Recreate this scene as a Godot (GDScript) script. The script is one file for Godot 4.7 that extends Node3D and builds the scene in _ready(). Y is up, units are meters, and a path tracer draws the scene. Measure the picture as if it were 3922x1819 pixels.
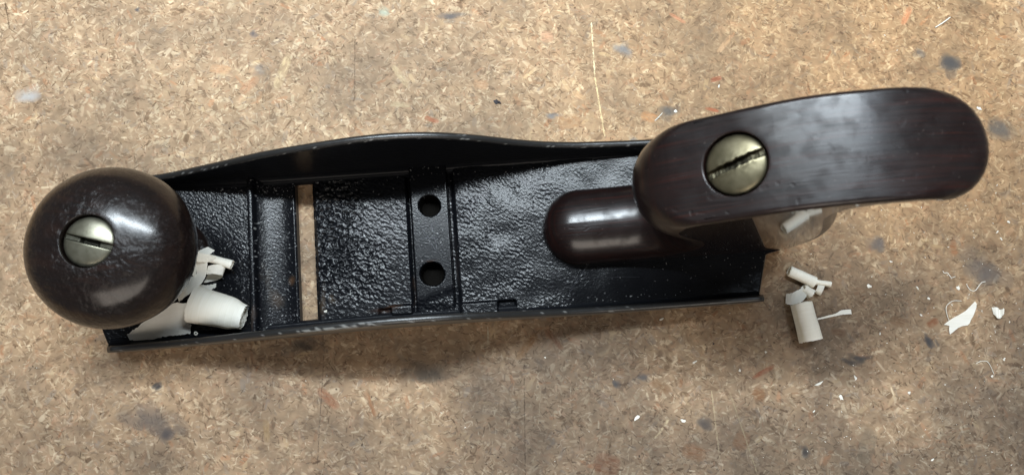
extends Node3D
# A hand plane without its iron lying on a chipboard bench, wood shavings around it.
# Sizes are given in millimetres and turned into metres by MM.
const MM := 0.001
const ORIGIN := Vector3(-131.95, 0.0, 5.12)      # near front corner of the plane's sole, mm
const TURN := 4.461                              # the plane's turn about the vertical, degrees

var names := {}
var tex_r: PackedFloat32Array
var tex_g: PackedFloat32Array
var tex_b: PackedFloat32Array
var tex_h: PackedFloat32Array
var tw := 0
var th := 0
var rng := RandomNumberGenerator.new()
var pit := FastNoiseLite.new()
var pebble := FastNoiseLite.new()
var broad := FastNoiseLite.new()
var M := {}


func _ready() -> void:
	camera_and_light()
	rng.seed = 11
	setup_noise()
	materials()
	build_bench()
	build_lamp()
	build_plane()
	build_shavings()
	build_flecks()


# ---------------------------------------------------------------- camera, light

func camera_and_light() -> void:
	var cam := Camera3D.new()
	cam.name = "camera"
	cam.transform = Transform3D(Basis(Vector3(0.999670, 0.025699, 0.0), Vector3(-0.003475, 0.135188, -0.990814), Vector3(-0.025463, 0.990487, 0.135233)).orthonormalized(), Vector3(0, 0.265, 0))
	cam.fov = 35.80
	cam.near = 0.01
	cam.far = 20.0
	var lens := CameraAttributesPhysical.new()
	lens.frustum_focal_length = 37.15
	lens.frustum_near = 0.01
	lens.frustum_far = 20.0
	lens.frustum_focus_distance = 0.258
	lens.exposure_aperture = 24.0
	cam.attributes = lens
	add_child(cam)
	var env := Environment.new()
	env.background_mode = Environment.BG_COLOR
	env.background_color = Color(0.12, 0.12, 0.12).linear_to_srgb()
	env.tonemap_mode = Environment.TONE_MAPPER_LINEAR
	env.tonemap_exposure = 1.08
	env.sdfgi_enabled = true
	env.ssao_enabled = true
	env.ssil_enabled = true
	var we := WorldEnvironment.new()
	we.name = "environment"
	we.environment = env
	add_child(we)
	var key := AreaLight3D.new()
	key.name = "lamp_light"
	key.area_size = Vector2(0.46, 0.026)
	key.light_energy = 0.49
	key.light_color = Color(0.93, 0.975, 1.0)
	key.shadow_enabled = true
	key.position = Vector3(-0.020, 0.487, -0.202)
	key.rotation_degrees = Vector3(-90, 0, 0)
	add_child(key)
	var tubes := AreaLight3D.new()
	tubes.name = "ceiling_light"
	tubes.area_size = Vector2(1.30, 0.28)
	tubes.light_energy = 1.5
	tubes.light_color = Color(0.88, 0.94, 1.0)
	tubes.shadow_enabled = true
	tubes.position = Vector3(0.098, 1.50, -0.590)
	tubes.rotation_degrees = Vector3(-90, 0, 0)
	add_child(tubes)
	var behind := AreaLight3D.new()  # added fill lamp that lifts the shadows, no known source there
	behind.name = "added_fill_light"
	behind.area_size = Vector2(2.0, 1.5)
	behind.light_energy = 2.6
	behind.light_color = Color(1.0, 0.955, 0.90)
	behind.shadow_enabled = true
	behind.position = Vector3(0.16, 1.40, 1.90)
	behind.rotation_degrees = Vector3(-90, 0, 0)
	add_child(behind)


# ---------------------------------------------------------------- helpers

func P(x: float, h: float, n: float) -> Vector3:          # plane-local: along the sole, height, from near to far side
	return Vector3(x, h, -n) * MM

func L(x: float, h: float, n: float) -> Vector3:          # the same place in the world
	return Basis(Vector3.UP, deg_to_rad(TURN)) * P(x, h, n) + ORIGIN * MM

func W(x: float, h: float, z: float) -> Vector3:
	return Vector3(x, h, z) * MM

func numbered(called: String) -> String:
	var n: int = names.get(called, 0)
	names[called] = n + 1
	return called if n == 0 else "%s_%03d" % [called, n]

func smooth_normals(v: PackedVector3Array, idx: PackedInt32Array) -> PackedVector3Array:
	var nrm := PackedVector3Array()
	nrm.resize(v.size())
	for i in range(0, idx.size(), 3):
		var a := idx[i]
		var b := idx[i + 1]
		var c := idx[i + 2]
		var k := (v[c] - v[a]).cross(v[b] - v[a]) * 1e6
		nrm[a] += k
		nrm[b] += k
		nrm[c] += k
	for i in nrm.size():
		nrm[i] = nrm[i].normalized() if nrm[i].length_squared() > 1e-30 else Vector3.UP
	return nrm

func arrays(v: PackedVector3Array, idx: PackedInt32Array, uv: PackedVector2Array, nrm = null) -> Array:
	var a := []
	a.resize(Mesh.ARRAY_MAX)
	a[Mesh.ARRAY_VERTEX] = v
	a[Mesh.ARRAY_INDEX] = idx
	a[Mesh.ARRAY_NORMAL] = smooth_normals(v, idx) if nrm == null else nrm
	if uv.size() == v.size():
		a[Mesh.ARRAY_TEX_UV] = uv
	return a

func add_mesh(called: String, surfaces: Array, parent: Node3D = null, origin := Vector3.ZERO) -> MeshInstance3D:
	# surfaces: [[arrays, material], ...]
	var am := ArrayMesh.new()
	for s in surfaces:
		if origin != Vector3.ZERO:
			var vv: PackedVector3Array = s[0][Mesh.ARRAY_VERTEX]
			for i in vv.size():
				vv[i] -= origin
			s[0][Mesh.ARRAY_VERTEX] = vv
		am.add_surface_from_arrays(Mesh.PRIMITIVE_TRIANGLES, s[0])
		am.surface_set_material(am.get_surface_count() - 1, s[1])
	var o := MeshInstance3D.new()
	o.mesh = am
	o.position = origin
	if parent == null:
		o.name = numbered(called)
		add_child(o)
	else:
		o.name = called
		parent.add_child(o, true)
	return o

func tag(o: Node3D, label: String, category: String, group := "") -> void:
	o.set_meta("label", label)
	o.set_meta("category", category)
	if group != "":
		o.set_meta("group", group)

func grid_idx(nu: int, nv: int, wrap := false) -> PackedInt32Array:   # nu points along, nv across; index = i * nv + j
	var idx := PackedInt32Array()
	for i in (nu if wrap else nu - 1):
		var i2 := (i + 1) % nu
		for j in nv - 1:
			var a := i * nv + j
			var b := i2 * nv + j
			idx.append_array([a, a + 1, b, b, a + 1, b + 1])
	return idx

func sst(a: float, b: float, x: float) -> float:
	return smoothstep(a, b, x)

func spline(pts: Array, sub: int, closed := false) -> Array:          # Catmull-Rom over arrays of floats
	var out := []
	var n := pts.size()
	for i in (n if closed else n - 1):
		var p0: Array = pts[(i - 1 + n) % n] if closed else pts[maxi(i - 1, 0)]
		var p1: Array = pts[i]
		var p2: Array = pts[(i + 1) % n]
		var p3: Array = pts[(i + 2) % n] if closed else pts[mini(i + 2, n - 1)]
		for k in sub:
			var t := float(k) / sub
			var row := []
			for c in p1.size():
				row.append(0.5 * (2.0 * p1[c] + (p2[c] - p0[c]) * t + (2.0 * p0[c] - 5.0 * p1[c] + 4.0 * p2[c] - p3[c]) * t * t + (3.0 * p1[c] - p0[c] - 3.0 * p2[c] + p3[c]) * t * t * t))
			out.append(row)
	if not closed:
		out.append(pts[n - 1].duplicate())
	return out

func curve_at(pts: Array, x: float) -> float:                          # smooth curve through (x, y) pairs
	var n := pts.size()
	if x <= pts[0][0]:
		return pts[0][1]
	for i in n - 1:
		if x <= pts[i + 1][0]:
			var p0: Array = pts[maxi(i - 1, 0)]
			var p1: Array = pts[i]
			var p2: Array = pts[i + 1]
			var p3: Array = pts[mini(i + 2, n - 1)]
			var d: float = p2[0] - p1[0]
			var t: float = (x - p1[0]) / d
			var m1: float = (p2[1] - p0[1]) / maxf(p2[0] - p0[0], 1e-6) * d
			var m2: float = (p3[1] - p1[1]) / maxf(p3[0] - p1[0], 1e-6) * d
			var t2 := t * t
			var t3 := t2 * t
			return (2 * t3 - 3 * t2 + 1) * p1[1] + (t3 - 2 * t2 + t) * m1 + (-2 * t3 + 3 * t2) * p2[1] + (t3 - t2) * m2
	return pts[n - 1][1]


# ---------------------------------------------------------------- materials

func setup_noise() -> void:
	pit.seed = 3
	pit.noise_type = FastNoiseLite.TYPE_SIMPLEX_SMOOTH
	pit.frequency = 0.95
	pit.fractal_octaves = 3
	pebble.seed = 8
	pebble.noise_type = FastNoiseLite.TYPE_SIMPLEX_SMOOTH
	pebble.frequency = 1.15
	pebble.fractal_octaves = 2
	broad.seed = 21
	broad.noise_type = FastNoiseLite.TYPE_SIMPLEX_SMOOTH
	broad.frequency = 0.05
	broad.fractal_octaves = 2

func noise_tex(freq: float, octaves: int, size: int, normal: bool, strength := 4.0, seed_ := 1, ramp: Gradient = null) -> NoiseTexture2D:
	var f := FastNoiseLite.new()
	f.seed = seed_
	f.noise_type = FastNoiseLite.TYPE_SIMPLEX_SMOOTH
	f.frequency = freq
	f.fractal_octaves = octaves
	var t := NoiseTexture2D.new()
	t.width = size
	t.height = size
	t.seamless = true
	t.noise = f
	t.as_normal_map = normal
	t.bump_strength = strength
	if ramp:
		t.color_ramp = ramp
	return t

func std(called: String, col: Color, rough: float, metal := 0.0) -> StandardMaterial3D:
	var m := StandardMaterial3D.new()
	m.resource_name = called
	m.albedo_color = col.linear_to_srgb()
	m.roughness = rough
	m.metallic = metal
	return m

func materials() -> void:
	# black japanned iron of the bed, with its dust and rust
	var j := std("japanned_iron", Color(1, 1, 1), 0.24)
	j.albedo_texture = floor_texture()
	j.metallic_specular = 0.31
	j.normal_enabled = true
	var fine := noise_tex(0.16, 3, 512, true, 3.0, 5)
	fine.seamless = false
	fine.width = 2048
	fine.height = 512
	j.normal_texture = fine
	j.normal_scale = 0.13
	M.japan = j
	var w := std("japanned_wall", Color(0.006, 0.0065, 0.008), 0.28)
	w.metallic_specular = 0.19
	w.normal_enabled = true
	w.normal_texture = noise_tex(0.02, 3, 512, true, 2.0, 6)
	w.normal_scale = 0.35
	w.uv1_triplanar = true
	w.uv1_scale = Vector3(30, 30, 30)
	M.wall = w
	var rim := std("worn_rim", Color(1, 1, 1), 0.38)
	rim.vertex_color_use_as_albedo = true
	rim.metallic_specular = 0.62
	M.rim = rim
	M.steel = std("dull_steel", Color(0.20, 0.19, 0.17), 0.42, 0.8)
	M.rust = std("rusty_iron", Color(0.055, 0.042, 0.033), 0.7)
	M.dark = std("dark_recess", Color(0.004, 0.0035, 0.003), 0.8)
	M.dark.metallic_specular = 0.1
	# rosewood
	var rw := std("rosewood", Color(1, 1, 1), 0.42)
	rw.albedo_texture = wood_texture()
	rw.uv1_triplanar = true
	rw.uv1_scale = Vector3(1.0 / 0.09, 1.0 / 0.09, 1.0 / 0.09)
	rw.uv1_triplanar_sharpness = 6.0
	rw.metallic_specular = 0.25
	rw.clearcoat_enabled = true
	rw.clearcoat = 0.75
	var patch := Gradient.new()
	patch.offsets = PackedFloat32Array([0.0, 0.38, 0.62, 1.0])
	patch.colors = PackedColorArray([Color(0.25, 0.25, 0.25), Color(0.5, 0.5, 0.5), Color(1, 1, 1), Color(1, 1, 1)])
	rw.clearcoat_texture = noise_tex(0.02, 5, 512, false, 1.0, 63, patch)
	rw.clearcoat_roughness = 0.24
	rw.normal_enabled = true
	rw.normal_texture = streak_normal()
	rw.normal_scale = 0.5
	M.rosewood = rw
	var side := rw.duplicate() as StandardMaterial3D
	side.resource_name = "lacquered_rosewood"
	side.clearcoat_texture = null
	side.clearcoat = 1.0
	side.clearcoat_roughness = 0.05
	side.roughness = 0.3
	side.normal_enabled = false
	M.lacquer = side
	var kb := std("knob_rosewood", Color(1, 1, 1), 0.40)
	kb.albedo_texture = knob_texture()
	kb.uv1_triplanar = true
	kb.uv1_scale = Vector3(14, 14, 14)
	kb.metallic_specular = 0.25
	kb.clearcoat_enabled = true
	kb.clearcoat = 0.55
	kb.clearcoat_roughness = 0.20
	kb.normal_enabled = true
	kb.normal_texture = noise_tex(0.03, 4, 512, true, 7.0, 33)
	kb.normal_scale = 0.75
	M.knob = kb
	var br := std("aged_brass", Color(1, 1, 1), 0.38, 0.85)
	var bg := Gradient.new()
	bg.offsets = PackedFloat32Array([0.0, 0.5, 1.0])
	bg.colors = PackedColorArray([Color(0.40, 0.39, 0.335), Color(0.45, 0.44, 0.385), Color(0.50, 0.49, 0.435)])
	br.albedo_texture = noise_tex(0.02, 5, 256, false, 1.0, 41, bg)
	br.vertex_color_use_as_albedo = true
	br.uv1_triplanar = true
	br.uv1_scale = Vector3(60, 60, 60)
	br.normal_enabled = true
	br.normal_texture = noise_tex(0.02, 3, 256, true, 3.0, 42)
	br.normal_scale = 0.10
	M.brass = br
	var yb := br.duplicate() as StandardMaterial3D
	yb.resource_name = "yellow_brass"
	yb.albedo_color = Color(0.96, 0.925, 0.85)
	M.yellow_brass = yb
	# pale shavings
	var s := std("pale_shaving", Color(1, 1, 1), 0.75)
	s.albedo_texture = shaving_texture()
	s.uv1_scale = Vector3(1.0, 1.0, 1)
	s.backlight_enabled = true
	s.backlight = Color(0.85, 0.83, 0.78)
	s.normal_enabled = true
	s.normal_texture = noise_tex(0.03, 4, 512, true, 5.0, 52)
	s.normal_scale = 0.14
	s.cull_mode = BaseMaterial3D.CULL_DISABLED
	M.shaving = s
	var fl := std("pale_fleck", Color(0.62, 0.59, 0.52), 0.8)
	fl.backlight_enabled = true
	fl.backlight = Color(0.4, 0.4, 0.4)
	fl.cull_mode = BaseMaterial3D.CULL_DISABLED
	M.fleck = fl

func to_texture(bytes_from: Callable, w: int, h: int) -> ImageTexture:
	var bytes := PackedByteArray()
	bytes.resize(w * h * 3)
	for i in w * h:
		var c: Color = bytes_from.call(i)
		bytes[i * 3] = clampi(int(c.r * 255.0), 0, 255)
		bytes[i * 3 + 1] = clampi(int(c.g * 255.0), 0, 255)
		bytes[i * 3 + 2] = clampi(int(c.b * 255.0), 0, 255)
	return ImageTexture.create_from_image(Image.create_from_data(w, h, false, Image.FORMAT_RGB8, bytes))

func start(w: int, h: int, r: float, g: float, b: float) -> void:
	tw = w
	th = h
	for a in 4:
		var arr := PackedFloat32Array()
		arr.resize(w * h)
		arr.fill([r, g, b, 0.5][a])
		match a:
			0: tex_r = arr
			1: tex_g = arr
			2: tex_b = arr
			3: tex_h = arr

func flake(cx: float, cy: float, half_l: float, half_w: float, ang: float, r: float, g: float, b: float, alpha: float, hgt: float, soft := 0.0) -> void:
	var ca := cos(ang)
	var sa := sin(ang)
	var ex := absf(ca) * half_l + absf(sa) * half_w
	var ey := absf(sa) * half_l + absf(ca) * half_w
	var il := 1.0 / half_l
	var iw := 1.0 / half_w
	for y in range(int(floor(cy - ey)), int(ceil(cy + ey)) + 1):
		var row := posmod(y, th) * tw
		var dy := y - cy
		for x in range(int(floor(cx - ex)), int(ceil(cx + ex)) + 1):
			var dx := x - cx
			var p := (dx * ca + dy * sa) * il
			var q := (dy * ca - dx * sa) * iw
			var d := p * p * p * p + q * q
			if d < 1.0:
				var i := row + posmod(x, tw)
				var a := alpha * (minf(1.0, (1.0 - d) * 2.5) if soft == 0.0 else pow(1.0 - d, soft))
				tex_r[i] += (r - tex_r[i]) * a
				tex_g[i] += (g - tex_g[i]) * a
				tex_b[i] += (b - tex_b[i]) * a
				tex_h[i] += (hgt - tex_h[i]) * a

func colour_of(i: int) -> Color:
	return Color(tex_r[i], tex_g[i], tex_b[i])

func height_of(i: int) -> Color:
	return Color(tex_h[i], tex_h[i], tex_h[i])

const BX0 := -0.200
const BZ0 := -0.145
const BPX := 4876.2          # pixels per metre of the bench texture

func bench_textures() -> Array:
	start(2048, 1024, 0.60, 0.50, 0.385)
	var pal := [[0.60, 0.50, 0.385], [0.66, 0.56, 0.435], [0.52, 0.425, 0.325], [0.745, 0.66, 0.53], [0.45, 0.36, 0.27], [0.63, 0.505, 0.385], [0.56, 0.485, 0.40]]
	var pick := [0, 0, 1, 1, 1, 2, 2, 3, 3, 4, 5, 5, 6]
	# the pressed chips: coarse ones first, then finer, then fibres
	for k in 9000:
		var c: Array = pal[pick[rng.randi() % pick.size()]]
		var d := rng.randf_range(-0.05, 0.05)
		flake(rng.randf() * 2048, rng.randf() * 1024, rng.randf_range(5, 15), rng.randf_range(2.0, 5.5), rng.randf() * PI, c[0] + d, c[1] + d, c[2] + d, rng.randf_range(0.35, 0.9), rng.randf_range(0.3, 0.7))
	for k in 700:
		var red := rng.randf()
		var c := [0.65, 0.475, 0.34] if red < 0.3 else ([0.60, 0.42, 0.29] if red < 0.40 else ([0.73, 0.625, 0.47] if red < 0.8 else [0.55, 0.49, 0.42]))
		flake(rng.randf() * 2048, rng.randf() * 1024, rng.randf_range(7, 17), rng.randf_range(2.0, 5.0), rng.randf() * PI, c[0], c[1], c[2], rng.randf_range(0.35, 0.75), rng.randf_range(0.4, 0.7))
	for k in 46000:
		var c: Array = pal[pick[rng.randi() % pick.size()]]
		var d := rng.randf_range(-0.09, 0.09)
		flake(rng.randf() * 2048, rng.randf() * 1024, rng.randf_range(2.0, 8.5), rng.randf_range(0.8, 2.4), rng.randfn(0.2, 0.9), c[0] + d, c[1] + d, c[2] + d * 0.9, rng.randf_range(0.3, 0.85), rng.randf_range(0.25, 0.75))
	for k in 36000:
		var lightness := rng.randf()
		var c := [0.80, 0.725, 0.60] if lightness > 0.62 else ([0.34, 0.265, 0.19] if lightness < 0.50 else [0.60, 0.45, 0.34])
		flake(rng.randf() * 2048, rng.randf() * 1024, rng.randf_range(1.6, 6.5), rng.randf_range(0.45, 0.95), rng.randfn(0.2, 0.9), c[0], c[1], c[2], rng.randf_range(0.2, 0.75), 0.8 if lightness > 0.5 else 0.15)
	for k in 900:
		flake(rng.randf() * 2048, rng.randf() * 1024, rng.randf_range(0.8, 2.4), rng.randf_range(0.7, 1.6), rng.randf() * PI, 0.27, 0.205, 0.15, rng.randf_range(0.4, 0.85), 0.05)
	# grime of use: broad, uneven
	var darkening := FastNoiseLite.new()
	darkening.seed = 77
	darkening.frequency = 0.0045
	darkening.fractal_octaves = 4
	var mottle := FastNoiseLite.new()
	mottle.seed = 78
	mottle.frequency = 0.035
	mottle.fractal_octaves = 3
	for y in 1024:
		var zz := BZ0 + y / BPX
		for x in 2048:
			var i := y * 2048 + x
			var xx := BX0 + x / BPX
			var n := darkening.get_noise_2d(x, y)
			var k := clampf(0.06 + 0.55 * n, 0.0, 0.7)
			var mott := 1.0 + 0.11 * mottle.get_noise_2d(x, y)
			tex_r[i] = (tex_r[i] + (0.38 - tex_r[i]) * k) * mott
			tex_g[i] = (tex_g[i] + (0.325 - tex_g[i]) * k) * mott
			tex_b[i] = (tex_b[i] + (0.265 - tex_b[i]) * k) * mott
			var warm := sst(-0.06, 0.14, xx) * (1.0 - sst(0.19, 0.22, xx)) * (1.0 - sst(-0.06, 0.02, zz))
			tex_g[i] *= 1.0 - 0.045 * warm
			tex_b[i] *= 1.02 - 0.12 * warm
	# single flakes, stains and knife marks that can be picked out
	for s in [[48.5, -108.9, 4.5, 2.6, 0.6, 0.429, 0.424, 0.428, 0.6], [175.8, -103.8, 6, 5, 0.4, 0.264, 0.252, 0.246, 0.75], [163, -108, 2.6, 2, 0, 0.338, 0.322, 0.312, 0.5], [190, -78, 7, 4, 0.7, 0.312, 0.3, 0.29, 0.55],
			[157.6, 1.4, 3.6, 1.7, 1.1, 0.263, 0.254, 0.255, 0.9], [131.7, 7.8, 5, 1.6, 0.2, 0.254, 0.242, 0.236, 0.7], [-15.5, -120.8, 6, 2, 0.1, 0.338, 0.319, 0.316, 0.65], [-117.4, 16.5, 2.2, 1.3, -0.6, 0.232, 0.216, 0.213, 0.85],
			[-120, 28, 12, 4.5, 0.75, 0.342, 0.309, 0.292, 0.5], [-112, 33, 4, 3, 0.3, 0.297, 0.271, 0.264, 0.6], [21.9, -82.2, 2.4, 1.6, 0.4, 0.409, 0.404, 0.408, 0.6], [-67.5, 2.8, 6, 3, 0.2, 0.237, 0.218, 0.197, 0.5],
			[-22, 12.5, 9, 4, 0.1, 0.25, 0.228, 0.204, 0.45], [117.8, -83, 3.5, 2.5, 0.2, 0.316, 0.304, 0.301, 0.5], [65, -84, 4, 3, 0.3, 0.357, 0.338, 0.317, 0.6], [-170, -88, 5.5, 3.2, -0.6, 0.66, 0.67, 0.68, 0.5],
			[-42, -122, 2.6, 1.5, 0.7, 0.6, 0.64, 0.58, 0.6], [-90, -113, 1.6, 1.3, 0.2, 0.335, 0.305, 0.302, 0.75], [-134, -122, 1.3, 0.9, 0, 0.29, 0.271, 0.271, 0.85], [44, 16, 2.2, 1.2, 0.9, 0.323, 0.314, 0.315, 0.6],
			[53, 14, 3.2, 1.6, 0.1, 0.359, 0.347, 0.347, 0.5], [75, 30, 3.6, 2.6, 0.3, 0.32, 0.287, 0.266, 0.6], [142, -34, 4, 3, 1.2, 0.345, 0.319, 0.309, 0.6], [182, -25, 8, 6, 0.4, 0.359, 0.337, 0.327, 0.45],
			[52, -72, 3, 2, 0.9, 0.37, 0.354, 0.348, 0.6], [111, 40, 2.2, 2.2, 0, 0.268, 0.252, 0.242, 0.6], [-183, -52, 3.5, 2.2, 0.4, 0.329, 0.31, 0.293, 0.6], [-88, -99, 3.5, 2.5, 0.2, 0.45, 0.424, 0.407, 0.4]]:
		for k in 9:
			var jx: float = rng.randfn(0.0, 0.38) * s[2]
			var jz: float = rng.randfn(0.0, 0.38) * s[3]
			flake((s[0] + jx - BX0 * 1000) * BPX * MM, (s[1] + jz - BZ0 * 1000) * BPX * MM, s[2] * rng.randf_range(0.35, 0.75) * BPX * MM, s[3] * rng.randf_range(0.35, 0.75) * BPX * MM, s[4] + rng.randf_range(-0.4, 0.4), s[5], s[6], s[7], s[8] * 0.45, 0.35, 0.6)
	for s in [[-23.1, -80.3, 3.0, 1.1, 0.35, 0.60, 0.38, 0.27], [82, -85, 2.8, 0.75, 0.25, 0.62, 0.36, 0.24], [84, -97, 2.2, 1.1, -0.3, 0.55, 0.33, 0.23], [159, -123, 4.4, 1.4, -1.1, 0.74, 0.50, 0.35], [70, -121, 4.0, 0.8, 0.55, 0.66, 0.46, 0.34], [160, -5.5, 2.4, 1.6, -0.5, 0.52, 0.34, 0.23],
			[170, -33, 1.2, 3.6, 0.0, 0.60, 0.42, 0.29], [97, 12, 5.0, 1.0, -0.5, 0.55, 0.34, 0.24], [95, 20, 2.2, 2.8, 0.0, 0.52, 0.37, 0.25], [71, 40, 4.5, 3.0, 0.3, 0.55, 0.40, 0.28], [40, 44, 5.0, 4.2, 0.2, 0.52, 0.35, 0.25], [-58, 21, 5.2, 1.9, 0.75, 0.60, 0.41, 0.30],
			[-43, 23, 5.0, 0.8, 1.2, 0.58, 0.42, 0.30], [-86, 39, 5.5, 1.0, 0.0, 0.70, 0.59, 0.46], [-79, 32, 4.2, 1.3, 1.45, 0.62, 0.51, 0.37], [12, 3, 6.0, 1.6, -0.9, 0.56, 0.42, 0.28], [22, 0.5, 5.0, 1.2, 0.9, 0.50, 0.36, 0.26], [-102, -99, 4.2, 2.0, 0.1, 0.68, 0.53, 0.40],
			[-91, -93, 4.6, 2.0, -0.8, 0.64, 0.48, 0.36], [-79, -98, 7.5, 2.0, -1.25, 0.74, 0.65, 0.50], [28, -80, 4.5, 3.2, 0.0, 0.64, 0.49, 0.35], [58, -82, 3.2, 2.2, 0.3, 0.66, 0.47, 0.31], [20, -113, 2.6, 2.6, 0.0, 0.70, 0.54, 0.42], [45, -70, 3.5, 2.4, 0.5, 0.64, 0.48, 0.32],
			[32, -90, 3.0, 1.2, 0.5, 0.68, 0.55, 0.41], [147, -6, 3.0, 2.0, 0.4, 0.50, 0.38, 0.27], [60, 17, 4, 2, 0.6, 0.50, 0.38, 0.27], [133, 38, 3, 7, 0.35, 0.50, 0.44, 0.36], [88, 36, 3, 4, 0.5, 0.54, 0.40, 0.29], [125, -2, 3, 1.6, 0.3, 0.48, 0.36, 0.26], [-35, -97, 5.5, 1.4, 0.95, 0.72, 0.63, 0.49],
			[-35, -86, 4, 1.2, 0.1, 0.70, 0.62, 0.49], [-60, -70, 5.5, 0.8, -1.05, 0.74, 0.66, 0.53], [-30, -72, 4.5, 1.3, -0.7, 0.72, 0.63, 0.50], [88, -111, 5, 1.2, -0.9, 0.70, 0.56, 0.42], [-5, -94, 3, 2, 0.2, 0.66, 0.52, 0.39]]:
		flake((s[0] - BX0 * 1000) * BPX * MM, (s[1] - BZ0 * 1000) * BPX * MM, s[2] * BPX * MM, s[3] * BPX * MM, s[4], s[5], s[6], s[7], 0.40, 0.55)
		for k in 22:
			var along: float = rng.randf_range(-0.7, 0.7) * s[2]
			var over: float = rng.randf_range(-0.6, 0.6) * s[3]
			var ca := cos(s[4])
			var sa := sin(s[4])
			var d := rng.randf_range(-0.07, 0.06)
			flake((s[0] + along * ca - over * sa - BX0 * 1000) * BPX * MM, (s[1] + along * sa + over * ca - BZ0 * 1000) * BPX * MM, rng.randf_range(2, 7), rng.randf_range(0.6, 1.4), s[4] + rng.randf_range(-0.15, 0.15), s[5] + d, s[6] + d, s[7] + d, 0.5, 0.5)
	for s in [[36.9, -118.5, 38.0, -97.0, 0.85, 0.80, 0.64, 1.7], [38.0, -97.0, 41.3, -74.0, 0.80, 0.72, 0.54, 1.6], [-198, -100, -197, -62, 0.78, 0.70, 0.57, 1.1], [-184.0, 6.0, -180.5, 50.0, 0.72, 0.64, 0.52, 1.2], [78.0, 19, 80.0, 42.0, 0.70, 0.62, 0.49, 1.5], [84.5, 19, 94.0, 50.0, 0.66, 0.58, 0.45, 1.5],
			[-52.5, -118.0, -52.0, -88.0, 0.24, 0.18, 0.13, 0.7], [11.0, 8.0, 11.4, 50.0, 0.22, 0.17, 0.13, 0.7], [-60.0, 6.0, -61.0, 44.0, 0.22, 0.17, 0.13, 0.6], [90, -122, 91, -92, 0.36, 0.28, 0.20, 0.6], [145.0, -29.0, 146.5, -12.0, 0.62, 0.53, 0.42, 1.0], [-196, -66, -196, -40, 0.25, 0.19, 0.14, 0.8],
			[-2, -4, -1.8, 2, 0.74, 0.70, 0.60, 1.6], [-183, -124, -180.5, -114, 0.25, 0.19, 0.13, 1.6], [-180.5, -114, -172, -108, 0.30, 0.23, 0.16, 1.0], [17.0, 17.0, 16.0, 30.0, 0.66, 0.58, 0.47, 1.0], [62, 29, 59, 33, 0.78, 0.70, 0.55, 3.0], [59, 33, 57, 35, 0.72, 0.64, 0.5, 2.0]]:
		var len: float = Vector2(s[2] - s[0], s[3] - s[1]).length()
		var steps := int(len * 3.0) + 2
		for k in steps:
			var t := float(k) / steps
			if rng.randf() < 0.34:
				continue
			flake((lerpf(s[0], s[2], t) - BX0 * 1000) * BPX * MM + rng.randfn(0, 0.35), (lerpf(s[1], s[3], t) - BZ0 * 1000) * BPX * MM, rng.randf_range(1.5, 3.5), s[7] * rng.randf_range(0.5, 1.1), atan2(s[3] - s[1], s[2] - s[0]) + rng.randf_range(-0.2, 0.2), s[4], s[5], s[6], rng.randf_range(0.35, 0.8) * (0.55 if s[4] < 0.4 else 1.0), 0.1)
	var col := to_texture(colour_of, 2048, 1024)
	var bytes := PackedByteArray()
	bytes.resize(2048 * 1024)
	for i in 2048 * 1024:
		bytes[i] = clampi(int(tex_h[i] * 255.0), 0, 255)
	var im := Image.create_from_data(2048, 1024, false, Image.FORMAT_L8, bytes)
	im.convert(Image.FORMAT_RGBA8)
	im.bump_map_to_normal_map(1.6)
	return [col, ImageTexture.create_from_image(im)]

const GRIME_AND_SHADE := 0.78  # strength of the grime and of the shade painted with it

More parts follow.
